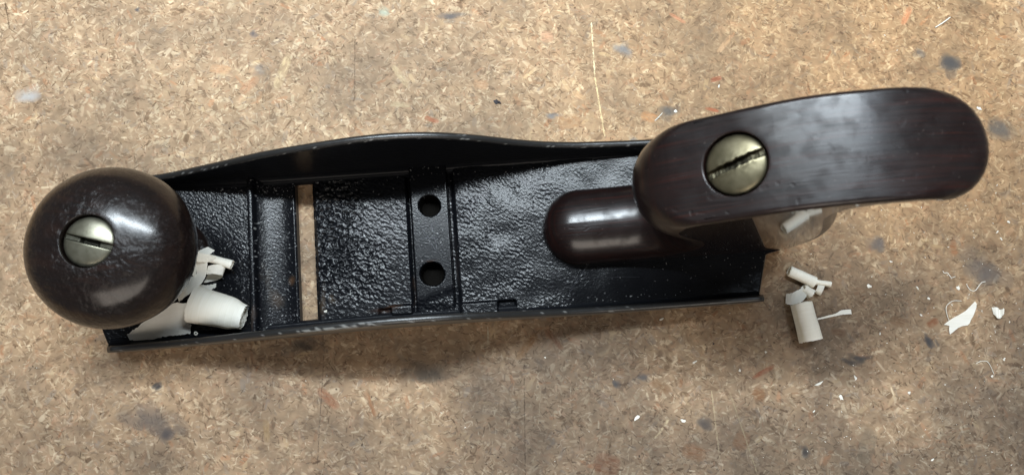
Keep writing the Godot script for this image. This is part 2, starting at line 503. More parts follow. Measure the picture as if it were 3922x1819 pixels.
func floor_texture() -> ImageTexture:           # the bed of the plane: 240 x 60 mm
	start(2048, 512, 0.05, 0.054, 0.066)
	var k := 2048.0 / 240.0
	for i in 900:
		var x := rng.randf() * 2048
		flake(x, rng.randf() * 512, rng.randf_range(2, 14), rng.randf_range(2, 8), rng.randf() * PI, 0.075, 0.078, 0.09, 0.35, 0.5, 0.7)
	# rust and bare spots where the paint has gone
	for s in [[57, 13, 3.5, 5, 0.20, 0.15, 0.11], [62, 20, 2, 3, 0.24, 0.17, 0.12], [54, 22, 2, 4, 0.17, 0.14, 0.11], [73, 11, 1.6, 7, 0.22, 0.17, 0.12], [76, 12, 2, 3, 0.20, 0.16, 0.12], [49.8, 8, 1.2, 5, 0.27, 0.22, 0.19], [93, 6, 5, 1.6, 0.20, 0.13, 0.10], [105.4, 13, 0.7, 6, 0.18, 0.13, 0.10], [98, 7.5, 5, 0.8, 0.24, 0.16, 0.11],
			[112, 22.5, 3, 0.7, 0.20, 0.14, 0.11], [118, 7, 1, 1, 0.30, 0.30, 0.30], [71.6, 28, 0.7, 20, 0.20, 0.17, 0.14], [121, 25, 0.8, 14, 0.14, 0.125, 0.12]]:
		for q in 8:
			flake((s[0] + rng.randfn(0, 0.35) * s[2]) * k, (s[1] + rng.randfn(0, 0.35) * s[3]) * k, s[2] * k * 0.5, s[3] * k * 0.5, rng.randf_range(-0.3, 0.3), s[4], s[5], s[6], 0.28, 0.5, 0.7)
	# pale fine dust: thick in the throat and in front, sparse behind
	for i in 7000:
		var x := rng.randf() * 240.0
		var n := rng.randf() * 60.0
		var thick := 0.16
		if x > 51 and x < 66:
			thick = 0.75
		elif x < 49:
			thick = 0.55 if x > 38 or n > 42 else 0.3
		elif x < 90:
			thick = 0.30
		elif x < 106:
			thick = 0.12
		if n < 8 or n > 52:
			thick *= 1.5
		if x > 125.0 and n > 8.0:
			thick *= 0.6
		if rng.randf() > thick:
			continue
		var b := rng.randf_range(0.30, 0.62)
		var sz := rng.randf_range(0.7, 2.1)
		flake(x * k, n * k, sz * rng.randf_range(1.0, 2.2), sz, rng.randf() * PI, b, b, b * 0.98, rng.randf_range(0.35, 0.9), 0.5)
	for c in [[44, 10, 70, 2.4], [60, 6, 90, 3.5], [57, 36, 50, 2.5], [40, 53, 70, 5.0], [57, 54, 60, 4.0], [30, 44, 80, 6], [46, 22, 40, 2.0], [58, 18, 50, 4], [45.5, 33, 60, 4]]:
		for i in c[2]:
			var b := rng.randf_range(0.30, 0.60)
			flake((c[0] + rng.randfn(0, c[3])) * k, (c[1] + rng.randfn(0, c[3] * 0.6)) * k, rng.randf_range(1.0, 4.0), rng.randf_range(0.7, 1.7), rng.randf() * PI, b, b, b, rng.randf_range(0.25, 0.7), 0.5)
	# hair-thin scratches behind the seat
	for s in [[156, 13, 186, 12.0], [168, 18, 160, 8], [109, 31, 115, 30.5], [110, 34, 114, 26], [113, 36, 114.5, 27]]:
		var steps := 60
		for q in steps:
			var t := float(q) / steps
			flake(lerpf(s[0], s[2], t) * k, lerpf(s[1], s[3], t) * k + sin(t * 3.0) * 3.0, 3.0, 0.6, atan2(s[3] - s[1], s[2] - s[0]), 0.28, 0.28, 0.30, 0.4, 0.5)
	return to_texture(colour_of, 2048, 512)

func wood_texture() -> ImageTexture:            # dark rosewood, grain along u
	start(1024, 1024, 0.085, 0.043, 0.038)
	for i in 2600:
		var v := rng.randf()
		var c := [0.055, 0.040, 0.042] if v < 0.50 else ([0.17, 0.066, 0.048] if v < 0.62 else ([0.088, 0.058, 0.053] if v < 0.94 else [0.16, 0.075, 0.058]))
		flake(rng.randf() * 1024, rng.randf() * 1024, rng.randf_range(40, 180), rng.randf_range(1.0, 6.0), rng.randfn(0, 0.02), c[0], c[1], c[2], rng.randf_range(0.2, 0.6), 0.5, 0.8)
	for i in 1500:
		flake(rng.randf() * 1024, rng.randf() * 1024, rng.randf_range(8, 40), rng.randf_range(0.6, 1.2), rng.randfn(0, 0.03), 0.07, 0.045, 0.04, rng.randf_range(0.4, 0.8), 0.5)
	for i in 380:
		flake(rng.randf() * 1024, rng.randf() * 1024, rng.randf_range(1, 4), rng.randf_range(0.8, 2.0), rng.randf() * PI, 0.34, 0.31, 0.29, rng.randf_range(0.2, 0.6), 0.5)
	return to_texture(colour_of, 1024, 1024)

func shaving_texture() -> ImageTexture:         # pale straight grain
	start(512, 512, 0.935, 0.925, 0.89)
	for i in 1500:
		var d := rng.randf_range(-0.035, 0.02)
		flake(rng.randf() * 512, rng.randf() * 512, rng.randf_range(20, 120), rng.randf_range(0.8, 5.0), rng.randfn(0, 0.02), 0.935 + d, 0.925 + d * 1.1, 0.89 + d * 1.5, rng.randf_range(0.2, 0.7), 0.5, 0.7)
	return to_texture(colour_of, 512, 512)

func knob_texture() -> ImageTexture:            # nearly black rosewood with dust in its pores
	start(1024, 1024, 0.070, 0.045, 0.040)
	for i in 1500:
		var v := rng.randf()
		var c := [0.043, 0.034, 0.033] if v < 0.55 else ([0.098, 0.060, 0.050] if v < 0.9 else [0.15, 0.085, 0.058])
		flake(rng.randf() * 1024, rng.randf() * 1024, rng.randf_range(30, 140), rng.randf_range(1.5, 8.0), rng.randfn(0.3, 0.12), c[0], c[1], c[2], rng.randf_range(0.15, 0.5), 0.5, 0.8)
	for i in 34:
		flake(rng.randf() * 1024, rng.randf() * 1024, rng.randf_range(30, 90), rng.randf_range(10, 40), rng.randfn(0.3, 0.3), 0.17, 0.10, 0.07, 0.35, 0.5, 1.2)
	for i in 26:
		var cx := rng.randf() * 1024
		var cy := rng.randf() * 1024
		for q in 40:
			flake(cx + rng.randfn(0, 45), cy + rng.randfn(0, 45), rng.randf_range(1, 5), rng.randf_range(0.8, 2.2), rng.randf() * PI, 0.30, 0.28, 0.265, rng.randf_range(0.15, 0.55), 0.5)
	for i in 500:
		flake(rng.randf() * 1024, rng.randf() * 1024, rng.randf_range(0.8, 2.5), rng.randf_range(0.8, 1.6), rng.randf() * PI, 0.42, 0.40, 0.38, rng.randf_range(0.3, 0.8), 0.5)
	return to_texture(colour_of, 1024, 1024)

func streak_normal() -> ImageTexture:
	start(512, 512, 0.5, 0.5, 0.5)
	for i in 1100:
		flake(rng.randf() * 512, rng.randf() * 512, rng.randf_range(10, 60), rng.randf_range(0.7, 2.2), rng.randfn(0, 0.03), 0, 0, 0, rng.randf_range(0.3, 0.7), rng.randf_range(0.2, 0.7), 0.7)
	for i in 700:
		flake(rng.randf() * 512, rng.randf() * 512, rng.randf_range(6, 26), rng.randf_range(4, 14), rng.randfn(0, 0.5), 0, 0, 0, rng.randf_range(0.1, 0.4), rng.randf_range(0.1, 0.9), 1.2)
	for i in 160:
		flake(rng.randf() * 512, rng.randf() * 512, rng.randf_range(2, 8), rng.randf_range(1.0, 4), rng.randf() * PI, 0, 0, 0, 0.7, rng.randf_range(0.0, 0.3), 0.7)
	var bytes := PackedByteArray()
	bytes.resize(512 * 512)
	for i in 512 * 512:
		bytes[i] = clampi(int(tex_h[i] * 255.0), 0, 255)
	var im := Image.create_from_data(512, 512, false, Image.FORMAT_L8, bytes)
	im.convert(Image.FORMAT_RGBA8)
	im.bump_map_to_normal_map(3.0)
	return ImageTexture.create_from_image(im)


# ---------------------------------------------------------------- bench and lamp

func build_bench() -> void:
	var t := bench_textures()
	var m := std("chipboard", Color(1, 1, 1), 0.72)
	m.albedo_texture = t[0]
	m.normal_enabled = true
	m.normal_texture = t[1]
	m.normal_scale = 0.7
	m.metallic_specular = 0.35
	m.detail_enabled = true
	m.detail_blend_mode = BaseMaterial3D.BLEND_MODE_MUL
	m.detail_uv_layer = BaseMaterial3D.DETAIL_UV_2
	m.detail_albedo = grime_and_shade_texture()
	var x0 := -0.62
	var x1 := 0.64
	var z0 := -0.355
	var z1 := 0.485
	var d := 0.019
	var v := PackedVector3Array()
	var uv := PackedVector2Array()
	var idx := PackedInt32Array()
	var e := 0.002
	var ring := [[Vector2(x0, z0), Vector2(x1, z0), Vector2(x1, z1), Vector2(x0, z1)]]
	var c: Array = ring[0]
	var mid := Vector2((x0 + x1) / 2, (z0 + z1) / 2)
	# top, arris and edge as rings that share no vertices, so that the arris stays crisp
	var levels := [[0.0, e], [0.0, e], [-e, 0.0], [-e, 0.0], [-d, 0.0], [-d, 0.0]]
	for lv in levels:
		for p in c:
			var q: Vector2 = p + Vector2(signf(mid.x - p.x), signf(mid.y - p.y)) * lv[1]
			v.append(Vector3(q.x, lv[0], q.y))
			uv.append(Vector2((q.x - BX0) / 0.42, (q.y - BZ0 + lv[0]) / 0.21))
	idx.append_array([0, 1, 2, 0, 2, 3])
	for band in [4, 12]:
		for k in 4:
			var a: int = band + k
			var b: int = band + (k + 1) % 4
			idx.append_array([a, a + 4, b, b, a + 4, b + 4])
	idx.append_array([20, 22, 21, 20, 23, 22])
	var a2 := arrays(v, idx, uv)
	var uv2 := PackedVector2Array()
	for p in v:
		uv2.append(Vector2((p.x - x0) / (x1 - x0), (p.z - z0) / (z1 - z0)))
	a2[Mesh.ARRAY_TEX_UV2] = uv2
	var o := add_mesh("bench_top", [[a2, m]])
	o.set_meta("kind", "structure")
	o.set_meta("label", "worn chipboard bench top, brown and stained")

func grime_and_shade_texture() -> ImageTexture:          # grime of use, plus the fall-off of light towards the front painted in
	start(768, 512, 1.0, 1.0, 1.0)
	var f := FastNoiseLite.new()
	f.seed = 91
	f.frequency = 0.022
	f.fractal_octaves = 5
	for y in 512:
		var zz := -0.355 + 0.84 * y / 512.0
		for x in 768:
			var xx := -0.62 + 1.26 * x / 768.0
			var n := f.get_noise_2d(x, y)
			var worn := sst(-0.110, 0.03, zz + 0.02 * n) * (0.40 + 0.60 * sst(-0.16, 0.08, xx + 0.03 * n))  # wear of the front, with the shade on that side painted in
			var k := clampf(GRIME_AND_SHADE * worn * (1.0 + 0.7 * n) + 0.05 + 0.30 * n, 0.0, 0.9)
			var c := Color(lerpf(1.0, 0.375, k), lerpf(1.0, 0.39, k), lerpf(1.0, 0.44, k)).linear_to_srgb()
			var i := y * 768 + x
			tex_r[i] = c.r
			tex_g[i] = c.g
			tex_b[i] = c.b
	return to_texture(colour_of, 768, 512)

func build_lamp() -> void:
	lamp("work_lamp", Vector3(-0.020, 0.488, -0.202), 0.46, 0.026, Color(0.93, 0.975, 1.0), "slim white work lamp hanging low over the bench, above the picture")
	lamp("added_fill_lamp", Vector3(0.098, 1.501, -0.590), 1.30, 0.28, Color(0.88, 0.94, 1.0), "long white ceiling lamp high over the far side of the bench, above the picture")
	lamp("added_fill_lamp", Vector3(0.16, 1.401, 1.90), 2.0, 1.5, Color(1.0, 0.955, 0.90), "added warm white fill lamp, unseen, high over the near side of the bench, behind the viewer")  # made-up body for the added fill light

func lamp(called: String, at: Vector3, long: float, wide: float, col: Color, label: String) -> void:
	var root := Node3D.new()
	root.name = numbered(called)
	add_child(root)
	root.position = at
	tag(root, label, "lamp")
	var glow := std("lamp_glow", Color(0.9, 0.9, 0.9), 0.5)
	glow.emission_enabled = true
	glow.emission = col
	glow.emission_energy_multiplier = 1.5
	var diff := MeshInstance3D.new()
	var bm := BoxMesh.new()
	bm.size = Vector3(long, 0.004, wide)
	bm.material = glow
	diff.mesh = bm
	diff.position = Vector3(0, 0.003, 0)
	diff.name = "diffuser"
	root.add_child(diff)
	var h := wide / 2
	var ex := CSGPolygon3D.new()
	ex.polygon = PackedVector2Array([Vector2(-h - 0.006, 0.002), Vector2(-h - 0.006, 0.012), Vector2(-h * 0.6, 0.034), Vector2(h * 0.6, 0.034), Vector2(h + 0.006, 0.012), Vector2(h + 0.006, 0.002), Vector2(h + 0.002, 0.002), Vector2(h + 0.002, 0.011), Vector2(-h - 0.002, 0.011), Vector2(-h - 0.002, 0.002)])
	ex.depth = long + 0.03
	ex.material = std("lamp_enamel", Color(0.6, 0.6, 0.6), 0.4)
	ex.name = "housing"
	ex.rotation_degrees = Vector3(0, 90, 0)
	ex.position = Vector3(-long / 2 - 0.015, 0, 0)
	root.add_child(ex)


# ---------------------------------------------------------------- the plane

const RIM := [[-1.0, 9.5], [8.0, 10.2], [19.4, 12.2], [27.4, 15.2], [37.3, 19.9], [47.1, 24.8], [57.7, 30.3], [66.9, 34.2], [76.3, 37.3], [85.7, 40.2], [94.8, 42.4], [104.0, 43.2], [113.3, 42.3], [121.8, 39.6], [131.7, 34.4], [138.1, 30.2], [144.8, 25.8], [154.5, 20.6], [165.9, 16.8], [177.4, 14.9], [187.4, 13.6], [205.0, 12.4], [222.0, 11.8], [232.0, 11.5]]
const WIDE := 60.2
const WALL := 2.3

func bow(x: float) -> float:                    # the sides are a shade waisted
	return 1.0 * exp(-pow((x - 103.0) / 52.0, 2.0))

func toe_x(n: float) -> float:
	var c := (n - WIDE / 2) / (WIDE / 2)
	return -7.0 * (1.0 - c * c) - 0.1

func heel_x(n: float) -> float:
	var m := minf(n, WIDE - n)
	var edge := 227.3 + 0.29 * m
	var tongue := 238.2 + 3.0 * (1.0 - pow((n - WIDE / 2) / 13.0, 2.0))
	return lerpf(edge, tongue, sst(16.6, 18.6, m))

const HOLES := [[112.8, 42.8, 3.75], [112.3, 18.0, 4.15]]

func bed_h(x: float, n: float) -> float:
	var p := pit.get_noise_2d(x, n)
	var q := pebble.get_noise_2d(x, n)
	var b := broad.get_noise_2d(x, n)
	var far := minf(n, WIDE - n)
	var h: float
	if x < 51.6:
		h = 4.4 + (0.05 * q + 0.11 * p) * (0.5 + 0.8 * sst(-0.3, 0.3, b)) + 0.15 * b
		var s := absf(x - 50.0 + 0.06 * q)
		var rib := 8.3 - 0.35 * s * s + 0.06 * q
		h = lerpf(rib, h if x < 50.0 else 5.6, sst(0.95, 1.65, s))
		if x < 46:
			h = maxf(h, 4.4 + 0.1 * q)
	elif x < 68.0:
		var t := clampf((x - 51.6) / 13.3, 0.0, 1.0)
		h = 3.4 + 7.0 * (t - 0.6) * (t - 0.6) + 0.03 * q + 0.04 * p - 0.9 * sst(0.955, 1.0, t)
	elif x < 105.9:
		var lumps := sst(16.0, 2.0, x - 74.0 - (n - 34.0) * 0.25 + 5.0 * b) * sst(12.0, 22.0, n) + 0.45 * sst(13.0, 5.0, absf(x - 86.0)) * sst(16.0, 7.0, absf(n - 22.0))
		lumps = clampf(lumps, 0.08, 1.0)
		var big := pit.get_noise_2d(x * 0.52 + 11.0, n * 0.52)
		h = 4.1 + lumps * (0.56 * big + 0.12 * p) + 0.07 * p + 0.04 * q + 0.12 * b
		h -= 0.7 * lumps * sst(0.2, 0.5, pebble.get_noise_2d(x * 0.4 + 40, n * 0.4))
		h -= 1.3 * (1.0 - sst(70.9, 72.3, x))
		h -= 1.7 * sst(104.2, 105.2, x)
		if n < 9.0:
			var ledge := sst(96.6, 97.2, x) * sst(4.0, 4.6, n) * (1.0 - sst(7.4, 8.1, n))
			h += 1.5 * ledge
			var notch := sst(92.4, 92.9, x) * (1.0 - sst(96.6, 97.2, x)) * (1.0 - sst(6.6, 7.3, n))
			h -= 1.6 * notch
	elif x < 119.6:
		h = 6.4 + 0.018 * q + 0.012 * p
		var worn := 1.0 - sst(8.0, 11.5, n - (x - 112.0) * 0.28)
		h += worn * (0.30 * p + 0.15 * q - 0.9) - 0.9 * (1.0 - sst(4.5, 8.0, n))
		h -= 0.5 * (1.0 - sst(105.9, 106.5, x)) + 0.3 * sst(119.1, 119.6, x)
	else:
		var calm := sst(126.0, 178.0, x)
		var lump := sst(0.0, 0.5, broad.get_noise_2d(x * 1.6 + 90, n * 1.6))
		h = 4.9 + (1.0 - 0.55 * calm) * (0.03 * q + 0.075 * p) + (0.05 + 0.20 * lump) * pit.get_noise_2d(x * 0.75 + 70.0, n * 0.75) * (1.0 - 0.8 * calm) + 0.3 * b
		h -= 1.5 * (1.0 - sst(120.6, 122.2, x))
		if n < 9.0:
			var ledge := (1.0 - sst(134.4, 135.0, x)) * (1.0 - sst(6.7, 7.3, n))
			h += 1.4 * ledge
			var notch := sst(134.4, 135.0, x) * (1.0 - sst(140.6, 141.2, x)) * (1.0 - sst(6.5, 7.1, n))
			h -= 1.8 * notch
	for hole in HOLES:
		var d := Vector2(x - hole[0], n - hole[1]).length() + 0.25 * p * (1.0 if hole[1] < 30 else 0.4)
		if d < hole[2] + 0.5:
			h = lerpf(h, 0.2 + 0.1 * q, 1.0 - sst(hole[2] - 0.35, hole[2] + 0.15, d))
	return h

func zone_of(x: float, n: float) -> String:
	if x > 64.9 and x < 70.9 and n > 3.6 and n < 55.8:
		return ""
	for hole in HOLES:
		if Vector2(x - hole[0], n - hole[1]).length() < hole[2]:
			return "screw_hole" if hole[1] > 30 else "screw_hole_001"
	if x < 48.4:
		return "toe_bed"
	if x < 51.5:
		return "cross_rib"
	if x < 68.0:
		return "throat"
	if x < 105.9:
		return "mouth_bed"
	if x < 119.7:
		return "frog_seat"
	return "heel_bed"

func build_plane() -> void:
	var root := Node3D.new()
	root.name = "hand_plane"
	add_child(root)
	root.position = ORIGIN * MM
	root.rotation_degrees.y = TURN
	tag(root, "old black iron hand plane with dark rosewood knob and handle, its iron taken out", "hand plane")
	build_sole(root)
	build_wall(root, false)
	build_wall(root, true)
	build_knob(root)
	build_tote(root)

func build_sole(root: Node3D) -> void:
	# the bed as one fine relief, given out to the zones it is made of
	var step := 0.33
	var xs := PackedFloat32Array()
	var x := 0.0
	for stop in [64.9, 70.9, 226.0]:
		var from := x
		var n_steps := int(ceil((stop - from) / step))
		for k in n_steps:
			xs.append(from + (stop - from) * k / n_steps)
		x = stop
	xs.append(226.0)
	var ns := PackedFloat32Array()
	var n := 0.0
	for stop in [3.6, 55.8, WIDE]:
		var from := n
		var n_steps := int(ceil((stop - from) / step))
		for k in n_steps:
			ns.append(from + (stop - from) * k / n_steps)
		n = stop
	ns.append(WIDE)
	var nx := xs.size()
	var nn := ns.size()
	var v := PackedVector3Array()
	var uv := PackedVector2Array()
	v.resize(nx * nn)
	uv.resize(nx * nn)
	for i in nx:
		for j in nn:
			var px := xs[i]
			var pn := ns[j]
			if px < 20.0:
				px = lerpf(toe_x(pn), 20.0, px / 20.0)
			elif px > 206.0:
				px = lerpf(206.0, heel_x(pn), (px - 206.0) / 20.0)
			# the bed keeps inside the waisted sides
			var h := bed_h(px, pn)
			if i == 0 or i == nx - 1:
				h -= 0.5
			v[i * nn + j] = P(px, h, lerpf(bow(px), WIDE, pn / WIDE))
			uv[i * nn + j] = Vector2(px / 240.0, pn / 60.0)
	var idx := grid_idx(nx, nn)
	var nrm := smooth_normals(v, idx)
	var zones := {}
	var remap := {}
	for i in nx - 1:
		for j in nn - 1:
			var a := i * nn + j
			var cx := (v[a].x + v[a + nn].x) * 500.0
			var z := zone_of(cx, (ns[j] + ns[j + 1]) / 2)
			if z == "":
				continue
			if not zones.has(z):
				zones[z] = [PackedVector3Array(), PackedVector3Array(), PackedVector2Array(), PackedInt32Array()]
				remap[z] = {}
			var Z: Array = zones[z]
			var R: Dictionary = remap[z]
			var q := [a, a + 1, a + nn, a + nn + 1]
			var w := []
			for s in q:
				if not R.has(s):
					R[s] = R.size()
					Z[0].append(v[s])
					Z[1].append(nrm[s])
					Z[2].append(uv[s])
				w.append(R[s])
			Z[3].append_array([w[0], w[1], w[2], w[2], w[1], w[3]])
	# sole: end faces, chamfered, and the four cheeks of the mouth
	var sole := Node3D.new()
	sole.name = "sole"
	root.add_child(sole)
	for end in 2:
		var sv := PackedVector3Array()
		var si := PackedInt32Array()
		var base := 0
		for j in nn:
			var pn := ns[j]
			var ex := toe_x(pn) if end == 0 else heel_x(pn)
			var top := v[(0 if end == 0 else nx - 1) * nn + j]
			var w := lerpf(bow(ex), WIDE, pn / WIDE)
			var o := -0.35 if end == 0 else 0.35
			sv.append_array([top, P(ex + o, top.y / MM - 0.5, w), P(ex + o, 0.3, w), P(ex, 0.0, w)])
		for j in nn - 1:
			for k in 3:
				var a := base + j * 4 + k
				si.append_array([a, a + 1, a + 4, a + 4, a + 1, a + 5])
		add_mesh("toe_edge" if end == 0 else "heel_edge", [[arrays(sv, si, PackedVector2Array()), M.steel]], sole)
	for z in zones:
		var Z: Array = zones[z]
		add_mesh("screw_hole" if z.begins_with("screw") else z, [[arrays(Z[0], Z[3], Z[2], Z[1]), M.dark if z.begins_with("screw") else M.japan]], sole)
	var mv := PackedVector3Array()
	var mi := PackedInt32Array()
	var c0 := [64.9, 3.6]
	var c1 := [70.9, 55.8]
	var corner := [[c0[0], c0[1]], [c1[0], c0[1]], [c1[0], c1[1]], [c0[0], c1[1]]]
	for k in 4:
		var a: Array = corner[k]
		var b: Array = corner[(k + 1) % 4]
		var base := mv.size()
		for q in 41:
			var t := q / 40.0
			var px := lerpf(a[0], b[0], t)
			var pn := lerpf(a[1], b[1], t)
			var w := lerpf(bow(px), WIDE, pn / WIDE)
			mv.append(P(px, bed_h(px + (-0.02 if k == 3 else 0.02), pn) + 0.05, w))
			mv.append(P(px, 0.0, w))
			if q:
				var e := base + (q - 1) * 2
				mi.append_array([e, e + 1, e + 2, e + 2, e + 1, e + 3])
	add_mesh("mouth", [[arrays(mv, mi, PackedVector2Array()), M.rust]], sole)

func build_wall(root: Node3D, far: bool) -> void:
	# cross-section, from the sole up the outside, over the rim and down the inside into the bed
	var count := 260
	var parts := [[], [], []]      # outside, rim, inside
	for i in count + 1:
		var t := float(i) / count
		var x := lerpf(-0.3, 227.5, t)
		var rim := curve_at(RIM, x) + 0.06 * broad.get_noise_1d(x * 9.0)
		if not far:
			rim += 0.0
		rim -= 2.5 * (1.0 - sst(0.0, 2.0, x)) + 1.2 * sst(225.5, 227.5, x)
		var base := bow(x)
		var th2 := WALL + 0.05 * broad.get_noise_1d(x * 4.0 + 50)
		var r := th2 / 2
		var out := [[0.0, 0.25], [0.0, 0.0 + 0.25], [0.25, 0.0], [rim * 0.3, 0.0], [rim * 0.65, 0.0], [rim - r, 0.0]]
		var top := []
		for k in 9:
			var a := PI * k / 8.0
			top.append([rim - r + r * sin(a), r - r * cos(a)])
		var ins := [[rim - r, th2]]
		var foot := 4.6
		for k in 5:
			ins.append([lerpf(rim - r, foot + 2.2, (k + 1) / 5.0), th2 + 0.35 * (k + 1) / 5.0])
		for k in 7:
			var a := PI / 2 * (k + 1) / 7.0
			ins.append([foot + 2.2 * (1.0 - sin(a)), th2 + 0.35 + 2.2 * (1.0 - cos(a))])
		ins.append([2.6, th2 + 3.2])
		var secs := [out, top, ins]
		for s in 3:
			for p in secs[s]:
				var d: float = p[1] + base
				if far:
					d = WIDE - p[1]
				parts[s].append(P(x, p[0], d))
	var mats := [M.steel, M.rim, M.wall]
	var surf := []
	for s in 3:
		var vv := PackedVector3Array(parts[s])
		var per := vv.size() / (count + 1)
		var idx := grid_idx(count + 1, per)
		# close the two ends of the section
		var arr := arrays(vv, idx, PackedVector2Array())
		if s == 1:
			var cc := PackedColorArray()
			for i in count + 1:
				var x := lerpf(-0.3, 227.5, float(i) / count)
				for k in 9:
					var worn := pit.get_noise_2d(x * 0.30 + (300.0 if far else 0.0), k * 0.5)
					var bias := 0.62
					if not far:
						bias -= 0.60 * sst(66.0, 78.0, x) * (1.0 - sst(92.0, 104.0, x)) * (1.0 - sst(2.5, 5.0, float(k)))
						bias -= 0.15 * (1.0 - sst(1.0, 4.0, float(k)))
					else:
						bias -= 0.2 * sst(3.0, 7.0, float(k))
					var c := sst(bias - 0.04, bias + 0.06, worn)
					cc.append(Color(lerpf(0.008, 0.15, c), lerpf(0.0085, 0.15, c), lerpf(0.011, 0.145, c)))
			arr[Mesh.ARRAY_COLOR] = cc
		surf.append([arr, mats[s]])
	# end caps
	var cv := PackedVector3Array()
	var ci := PackedInt32Array()
	for i in [0, count]:
		var sec := []
		for s in 3:
			var per: int = parts[s].size() / (count + 1)
			for k in per:
				sec.append(parts[s][i * per + k])
		var mid := Vector3.ZERO
		for p in sec:
			mid += p
		mid /= sec.size()
		var b := cv.size()
		cv.append(mid)
		cv.append_array(PackedVector3Array(sec))
		for k in sec.size():
			ci.append_array([b, b + 1 + k, b + 1 + (k + 1) % sec.size()])
	surf.append([arrays(cv, ci, PackedVector2Array()), M.wall])
	add_mesh("side_wall", surf, root)

func lathe(profile: Array, seg: int, jitter := 0.0) -> Array:   # profile of [radius, height]
	var v := PackedVector3Array()
	var n := profile.size()
	for i in seg:
		var a := TAU * i / seg
		for p in profile:
			var r: float = p[0] * (1.0 + jitter * broad.get_noise_3d(cos(a) * 20, sin(a) * 20, p[1]))
			v.append(Vector3(cos(a) * r, p[1], sin(a) * r) * MM)
	return arrays(v, grid_idx(seg, n, true), PackedVector2Array())

func build_knob(root: Node3D) -> void:
	var c := [[15.0, 3.6], [15.6, 5.0], [15.2, 7.5], [12.5, 10.0], [11.0, 13.5], [10.8, 18.0], [11.8, 22.5], [14.8, 27.0], [18.9, 30.6], [22.4, 34.8], [24.2, 39.4], [24.4, 43.2], [23.1, 47.6], [20.0, 51.8], [16.2, 54.4], [12.6, 55.9], [9.6, 56.6], [8.2, 56.8], [7.75, 56.8]]
	var prof := spline(c, 5)
	prof.append_array([[7.62, 56.7], [7.56, 56.5], [7.55, 53.6]])
	var k := add_mesh("knob", [[lathe(prof, 128, 0.006), M.knob]], root)
	k.position = P(19.6, 0, 30.7)
	k.rotation_degrees = Vector3(0, 0, 0)
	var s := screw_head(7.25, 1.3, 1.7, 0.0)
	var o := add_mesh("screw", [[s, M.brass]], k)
	o.position = Vector3(0, 55.5 * MM, 0)
	o.rotation_degrees.y = -18.0

func screw_head(R: float, dome: float, slot: float, chew: float) -> Array:   # slotted domed nut, slot along x
	var half := slot / 2
	var rows := PackedFloat32Array()
	for k in 15:
		rows.append(lerpf(-R, -half - 0.12, k / 14.0))
	rows.append_array([-half, -half + 0.10, -half * 0.4, half * 0.4, half - 0.10, half])
	for k in 15:
		rows.append(lerpf(half + 0.12, R, k / 14.0))
	var cols := 48
	var v := PackedVector3Array()
	var darkening := PackedColorArray()  # slot dirt, with the shade of slot and recess painted in
	for w in rows:
		var reach := sqrt(maxf(R * R - w * w, 0.0004))
		for k in cols + 1:
			var u := reach * sin(lerpf(-PI / 2, PI / 2, float(k) / cols))
			var rr := (u * u + w * w) / (R * R)
			var h := dome * (1.0 - rr) - 0.5 * pow(rr, 8.0)
			var edge := absf(w)
			var wob := w
			if chew > 0.0:
				wob += chew * 0.55 * pit.get_noise_2d(u * 0.9 + 7, 3.0) * (1.0 if w > -2.5 and w < 2.5 else 0.0) * (1.0 - sst(3.5, 6.0, absf(u)))
				h += chew * 0.35 * absf(pit.get_noise_2d(u * 1.3, w * 1.3)) * (1.0 - sst(half, half + 1.1, edge)) * (1.0 - sst(4.0, 6.0, absf(u)))
			if edge < half - 0.05:
				h = dome - 2.1 - (1.0 if absf(u) < R * 0.38 and chew == 0.0 else 0.0) + chew * 0.3 * pit.get_noise_2d(u * 1.5, w * 1.5)
			elif edge < half + 0.02:
				h -= 0.12
			v.append(Vector3(u, h, wob) * MM)
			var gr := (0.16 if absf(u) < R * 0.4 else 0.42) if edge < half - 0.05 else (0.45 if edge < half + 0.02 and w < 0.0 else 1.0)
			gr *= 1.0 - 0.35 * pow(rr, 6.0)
			darkening.append(Color(gr, gr, gr))
	# a skirt that goes down into the recess
	var idx := grid_idx(rows.size(), cols + 1)
	var base := v.size()
	for k in 64:
		var a := TAU * k / 64
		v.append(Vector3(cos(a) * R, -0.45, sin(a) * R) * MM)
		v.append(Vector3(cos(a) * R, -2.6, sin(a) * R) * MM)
		darkening.append(Color(0.5, 0.5, 0.5))
		darkening.append(Color(0.2, 0.2, 0.2))
	for k in 64:
		var a := base + k * 2
		var b := base + (k + 1) % 64 * 2
		idx.append_array([a, b, a + 1, b, b + 1, a + 1])
	var arr := arrays(v, idx, PackedVector2Array())
	arr[Mesh.ARRAY_COLOR] = darkening
	return arr

